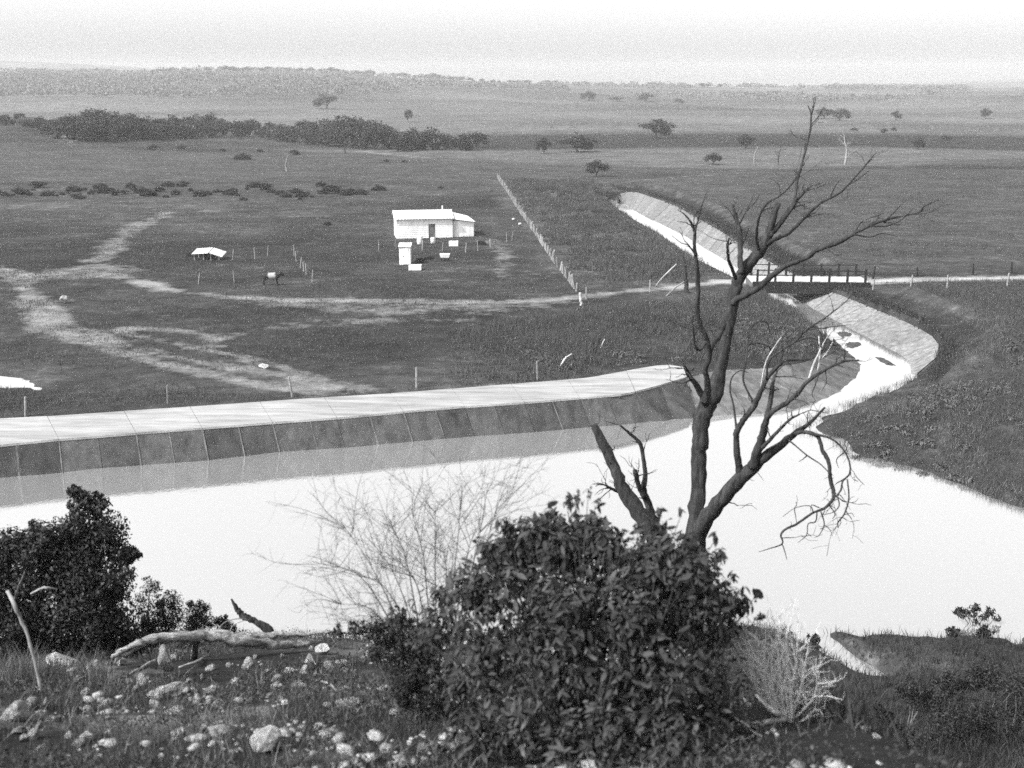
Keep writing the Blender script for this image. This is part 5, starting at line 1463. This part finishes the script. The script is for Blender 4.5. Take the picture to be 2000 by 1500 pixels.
# ------------------------------------------------------------------ trees of the middle distance
def tree_mesh(seed, dead=False):
    """an unscaled tree about one unit high: trunk mesh and crown mesh"""
    r = random.Random(seed); rs = np.random.default_rng(seed)
    tr = MB(); cl = []
    fork = Vector((r.uniform(-.05, .05), r.uniform(-.05, .05), r.uniform(.16, .24)))
    tr.tube([(0, 0, -.06), (fork.x * .4, fork.y, .1), fork], [.035, .028, .024], 7)
    for k in range(7):
        a = k * .9 + r.uniform(-.3, .3); rad = r.uniform(.2, .44)
        e = Vector((math.cos(a) * rad, math.sin(a) * rad, .86 - rad * r.uniform(.5, 1.1)))
        m_ = fork.lerp(e, .5) + Vector((r.uniform(-.05, .05), r.uniform(-.05, .05), r.uniform(-.04, .06)))
        tr.tube([fork, m_, e], [.02, .013, .006], 5)
        cl.append((np.array(e), np.array([r.uniform(.18, .27), r.uniform(.18, .27), r.uniform(.14, .2)])))
    cl.append((np.array([r.uniform(-.1, .1), 0, .8]), np.array([.26, .26, .17])))
    cl.append((np.array([0, 0, .55]), np.array([.34, .34, .22])))
    for _ in range(4):
        a = r.uniform(0, 6.28); cl.append((np.array([math.cos(a) * .36, math.sin(a) * .36, r.uniform(.26, .45)]), np.array([.18, .18, .15])))
    n = 1200
    vol = np.ones(len(cl)); k = rs.choice(len(cl), n)
    d = rs.normal(size=(n, 3)); d /= np.linalg.norm(d, axis=1, keepdims=True)
    C = np.array([c[0] for c in cl])[k]; R = np.array([c[1] for c in cl])[k]
    P_ = C + d * R * (rs.uniform(.35, 1.0, n)[:, None])
    nr = d + rs.normal(size=(n, 3)) * .5; dr = np.cross(nr, rs.normal(size=(n, 3)))
    ln = rs.uniform(.05, .09, n)
    V, Fc = leaf_quads(P_, nr, dr, ln, ln * .7)
    me = me_np('crown', V, Fc); me.materials.append(M['leaf_far'])
    return tr.mesh('trunk', M['bark']), me
TREES = [tree_mesh(100 + i) for i in range(5)]
def mid_tree(x, y, hpx, label, group=None, wide=1.0, name='tree', cat='tree', v=None, sink=0.0):
    p = hit(x, y)
    h = px(hpx, p)
    e = empty(name, (p[0], p[1], p[2] - sink * h), random.uniform(0, 6.28))
    e.scale = (h * wide, h * wide, h)
    tag(e, label, cat, group)
    tm, cm = TREES[random.randrange(5) if v is None else v]
    for nm, me in (('trunk', tm), ('crown', cm)):
        o = bpy.data.objects.new(nm, me); link(o, e)
    return e
GB = 'trees of the dark belt'
LB = 'dark tree half hidden in the back row of the long belt'
bx = [(0, 243), (60, 252), (150, 275), (240, 272), (330, 272), (420, 268), (520, 268), (600, 280), (700, 292), (800, 294), (940, 291)]
tx = [(0, 222), (100, 222), (200, 215), (300, 222), (400, 225), (500, 236), (560, 236), (620, 222), (700, 232), (790, 240), (940, 250)]
ORD = ['first', 'second', 'third', 'fourth', 'fifth', 'sixth', 'seventh', 'eighth', 'ninth', 'tenth', 'eleventh', 'twelfth', 'thirteenth', 'fourteenth', 'fifteenth', 'sixteenth', 'seventeenth', 'eighteenth', 'nineteenth', 'twentieth',
       'twenty-first', 'twenty-second', 'twenty-third', 'twenty-fourth', 'twenty-fifth', 'twenty-sixth', 'twenty-seventh', 'twenty-eighth', 'twenty-ninth', 'thirtieth', 'thirty-first', 'thirty-second', 'thirty-third', 'thirty-fourth', 'thirty-fifth', 'thirty-sixth', 'thirty-seventh', 'thirty-eighth', 'thirty-ninth', 'fortieth']
x = -8; bi = 0
while x < 935:
    b = lerp_pts(bx, x); t_ = lerp_pts(tx, x)
    mid_tree(x + random.uniform(-6, 6), b + random.uniform(-3, 2), (b - t_) * random.uniform(.75, 1.2), ORD[bi] + ' dark tree from the left in the front row of the long belt', GB, random.uniform(.95, 1.6), sink=random.uniform(.16, .3))
    x += random.uniform(24, 34); bi += 1
x = -30
while x < 760:
    b = lerp_pts(bx, x) - 12; t_ = lerp_pts(tx, x)
    mid_tree(x + random.uniform(-6, 6), b + random.uniform(-4, 2), (b - t_) * random.uniform(.9, 1.35), LB, GB, random.uniform(1.0, 1.7), sink=random.uniform(.1, .3))
    x += random.uniform(26, 38)
for x, y, h_, wd_, lab in [(1165, 345, 36, 1.2, 'lone round-headed tree on a thin trunk beside the canal head'), (1283, 270, 40, 1.7, 'broad spreading tree standing at the far edge of the dark field'),
                           (1128, 297, 34, 2.3, 'very wide low dark tree at the near edge of the dark field'), (1062, 300, 34, 1.0, 'thin-stemmed tree just left of the wide low tree'),
                           (1392, 322, 26, 1.4, 'small tree with a bush at its foot on the pale field'), (1457, 290, 30, 1.2, 'dark tree behind the pale dead trunk'),
                           (637, 213, 30, 1.7, 'lone dark tree on the pale hillside above the belt'), (797, 238, 26, .8, 'small upright tree rising above the belt of trees'),
                           (1610, 232, 24, 1.5, 'left tree of the clump on the far hazy slope'), (1640, 236, 26, 1.6, 'right tree of the clump on the far hazy slope'),
                           (1668, 258, 10, 1.6, 'small round bush below the clump on the hazy slope'), (1727, 262, 12, 1.3, 'small bush, left of a pair above the dark field at the far side'),
                           (1745, 258, 10, 1.3, 'small bush, right of a pair above the dark field at the far side'), (1793, 292, 24, 1.1, 'dark tree in the dark field near the picture edge'),
                           (1850, 275, 10, 3.0, 'wide flat thicket at the top of the dark field near the picture edge'), (1150, 197, 20, 1.8, 'hazy tree group member on the far slope, left one'),
                           (1262, 198, 18, 2.0, 'hazy tree group member on the far slope, right one'), (1205, 198, 10, 3.0, 'low hazy thicket between two far slope trees'),
                           (1325, 205, 14, 1.6, 'small hazy tree standing apart on the far slope'), (1750, 235, 20, 1.0, 'thin hazy tree on the far slope above the bush pair'),
                           (1925, 232, 22, 1.0, 'hazy tree on the far slope at the picture edge')]:
    mid_tree(x, y, h_, lab, None, wd_)
# bare trees on the pale field
def bare_tree(x, y, hpx, lean, label, m, fork=True):
    p = hit(x, y); h = px(hpx, p)
    e = empty('bare_tree', p); tag(e, label, 'tree')
    top = p + np.array([lean * h, 0, h])
    mid = p + np.array([-lean * .3 * h, 0, h * .5])
    pp, rr = smooth_path([p - np.array([0, 0, .3]), mid, top], [h * .05, h * .04, h * .012], 5, .2)
    MB().tube(pp, rr, 7).build('trunk', M[m], e, True)
    if fork:
        mb = MB()
        for _ in range(9):
            q = np.array(random.choice(pp[3:])); d = rand_dirs(1)[0] * np.array([1, .6, .5]) + np.array([0, 0, .7])
            s1, sr = smooth_path([q, q + d * h * .2, q + d * h * .42 + rand_dirs(1)[0] * h * .08], [h * .016, h * .01, h * .005], 4, .3)
            mb.tube(s1, sr, 5)
            for _ in range(3):
                q2 = np.array(random.choice(s1)); d2 = rand_dirs(1)[0] + np.array([0, 0, .5])
                mb.tube([q2, q2 + d2 * h * .14], [h * .006, h * .003], 4)
        mb.build('branch', M[m], e)
bare_tree(1474, 323, 36, .12, 'pale crooked dead trunk standing on the pale field', 'post_wood', False)
bare_tree(1520, 322, 30, .05, 'small dark bare tree forked low on the pale field', 'bark')
bare_tree(1650, 322, 52, -.1, 'wispy leafless grey tree on the pale field behind the dead limbs', 'post_wood')
bare_tree(675, 300, 30, .15, 'small bare leaning tree under the belt of trees', 'bark')
bare_tree(560, 335, 30, .1, 'small bare tree on the open slope below the belt', 'post_wood')
# bushes on the pale slope and the long row of scrub
for x, y, h_, lab in [(475, 312, 22, 'small dark tree on the open slope below the belt'), (435, 296, 9, 'small dark bush, first of a scatter below the belt'), (508, 297, 10, 'small dark bush, second of a scatter below the belt'),
                      (575, 302, 16, 'rounded grey bush on the open slope below the belt'), (300, 292, 16, 'low dark thicket under the belt of trees'), (355, 290, 12, 'small dark bush beside the low thicket under the belt'),
                      (755, 316, 9, 'small bush on the track below the belt, left of two'), (790, 317, 8, 'small bush on the track below the belt, right of two')]:
    mid_tree(x, y, h_, lab, None, 1.5, 'bush', 'bush', sink=.3)
GS, LS = 'row of scrub bushes', 'low dark bush in the long row of scrub across the plain'
x = -60
while x < 720:
    y = 379 + random.choice((random.uniform(-16, -4), random.uniform(-5, 5), random.uniform(-3, 7)))
    mid_tree(x, y, random.uniform(7, 22), LS, GS, random.uniform(1.1, 1.9), 'scrub_bush', 'bush', sink=.3)
    x += random.uniform(6, 19)
for x, y, h_, lab in [(152, 388, 20, 'dark bush in front of the scrub row, beside its darkest gap'), (475, 391, 11, 'small dark bush in front of the scrub row, midway'), (587, 390, 9, 'small dark bush in front of the scrub row, farther along'),
                      (324, 386, 9, 'tiny dark bush in front of the scrub row'), (860, 368, 8, 'tiny bush right of the end of the scrub row'), (740, 372, 20, 'thin bare-looking bush at the end of the scrub row'),
                      (640, 440, 12, 'low bush on the grass left of the cottage'), (822, 512, 16, 'dark bush beside the white privy'), (838, 506, 12, 'second dark bush right of the privy'), (940, 478, 14, 'bush at the corner of the cottage yard')]:
    mid_tree(x, y, h_, lab, None, 1.6, 'bush', 'bush', sink=.35)
# trees along the skyline and the wooded hill
GK, LK = 'small trees along the skyline', 'small hazy tree on the skyline of the far hill'
x = 300
while x < 1420:
    s = lerp_pts(sky_line, x)
    p = A(x, s, 1600.0); p[2] = hz(p[0], p[1])
    h = random.uniform(5, 10) * (1.0 if x < 950 else .75)
    e = empty('skyline_tree', p, random.uniform(0, 6)); wd_ = random.uniform(1.3, 2.4); e.scale = (h * wd_, h * wd_, h); tag(e, LK, 'tree', GK)
    tm, cm = TREES[random.randrange(5)]
    for nm, me in (('trunk', tm), ('crown', cm)): link(bpy.data.objects.new(nm, me), e)
    x += random.uniform(9, 26)
def woodland():
    Ps = []
    n = 0
    while n < 4600:
        x = random.uniform(-250, 1900); Y = random.uniform(760, 1650)
        p = A(x, 150, Y)
        u = (Y - 760) / 890
        lim = .05 if x < 620 else (.05 + .45 * (x - 620) / 300 if x < 920 else .55)
        if u < lim + .9 * vnoise(p[0], p[1], 150, 71) or vnoise(p[0], p[1], 60, 72) < -.12 - (.1 if x < 700 else -.1): continue
        Ps.append((p[0], p[1])); n += 1
    m_ = 0
    while m_ < 900:
        x = random.uniform(-250, 2250); Y = random.uniform(440, 1500)
        p = A(x, 200, Y)
        if vnoise(p[0], p[1], 140, 75) < .02 or vnoise(p[0], p[1] * 2.5, 60, 76) < .05: continue
        Ps.append((p[0], p[1])); m_ += 1
    nb_ = len(Ps) - m_
    Ps = np.array(Ps); Z = height(Ps[:, 0], Ps[:, 1])
    k = 22
    C = np.repeat(np.stack([Ps[:, 0], Ps[:, 1], Z], 1), k, 0)
    h = np.repeat(np.where(np.arange(len(Ps)) < nb_, RNG.uniform(3, 8, len(Ps)), RNG.uniform(.8, 2.6, len(Ps))), k)
    d = rand_dirs(len(C)); d[:, 2] = np.abs(d[:, 2]) * .6 + .25
    Pq = C + d * np.stack([h * .75, h * .75, h], 1)
    ln = h * RNG.uniform(.2, .42, len(C))
    V, Fc = leaf_quads(Pq, rand_dirs(len(C)) + np.array([0, -.3, .6]), rand_dirs(len(C)), ln, ln * .8)
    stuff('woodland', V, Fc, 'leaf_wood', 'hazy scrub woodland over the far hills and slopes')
woodland()

# ------------------------------------------------------------------ the air
hzb = MB(); hzb.box((0, 1850, -8.0), 5600, 3900, 100.0)
ho = hzb.build('haze', None)
hm = bpy.data.materials.new('haze'); hm.use_nodes = True
for n_ in list(hm.node_tree.nodes):
    if n_.type == 'BSDF_PRINCIPLED': hm.node_tree.nodes.remove(n_)
pv = hm.node_tree.nodes.new('ShaderNodeVolumePrincipled')
pv.inputs['Color'].default_value = (.98, .98, .98, 1)
pv.inputs['Density'].default_value = 0.00018
pv.inputs['Anisotropy'].default_value = 0.0
hm.node_tree.links.new(pv.outputs[0], hm.node_tree.nodes['Material Output'].inputs['Volume'])
ho.data.materials.append(hm)
tag(ho, 'pale haze over the plain', kind='stuff')
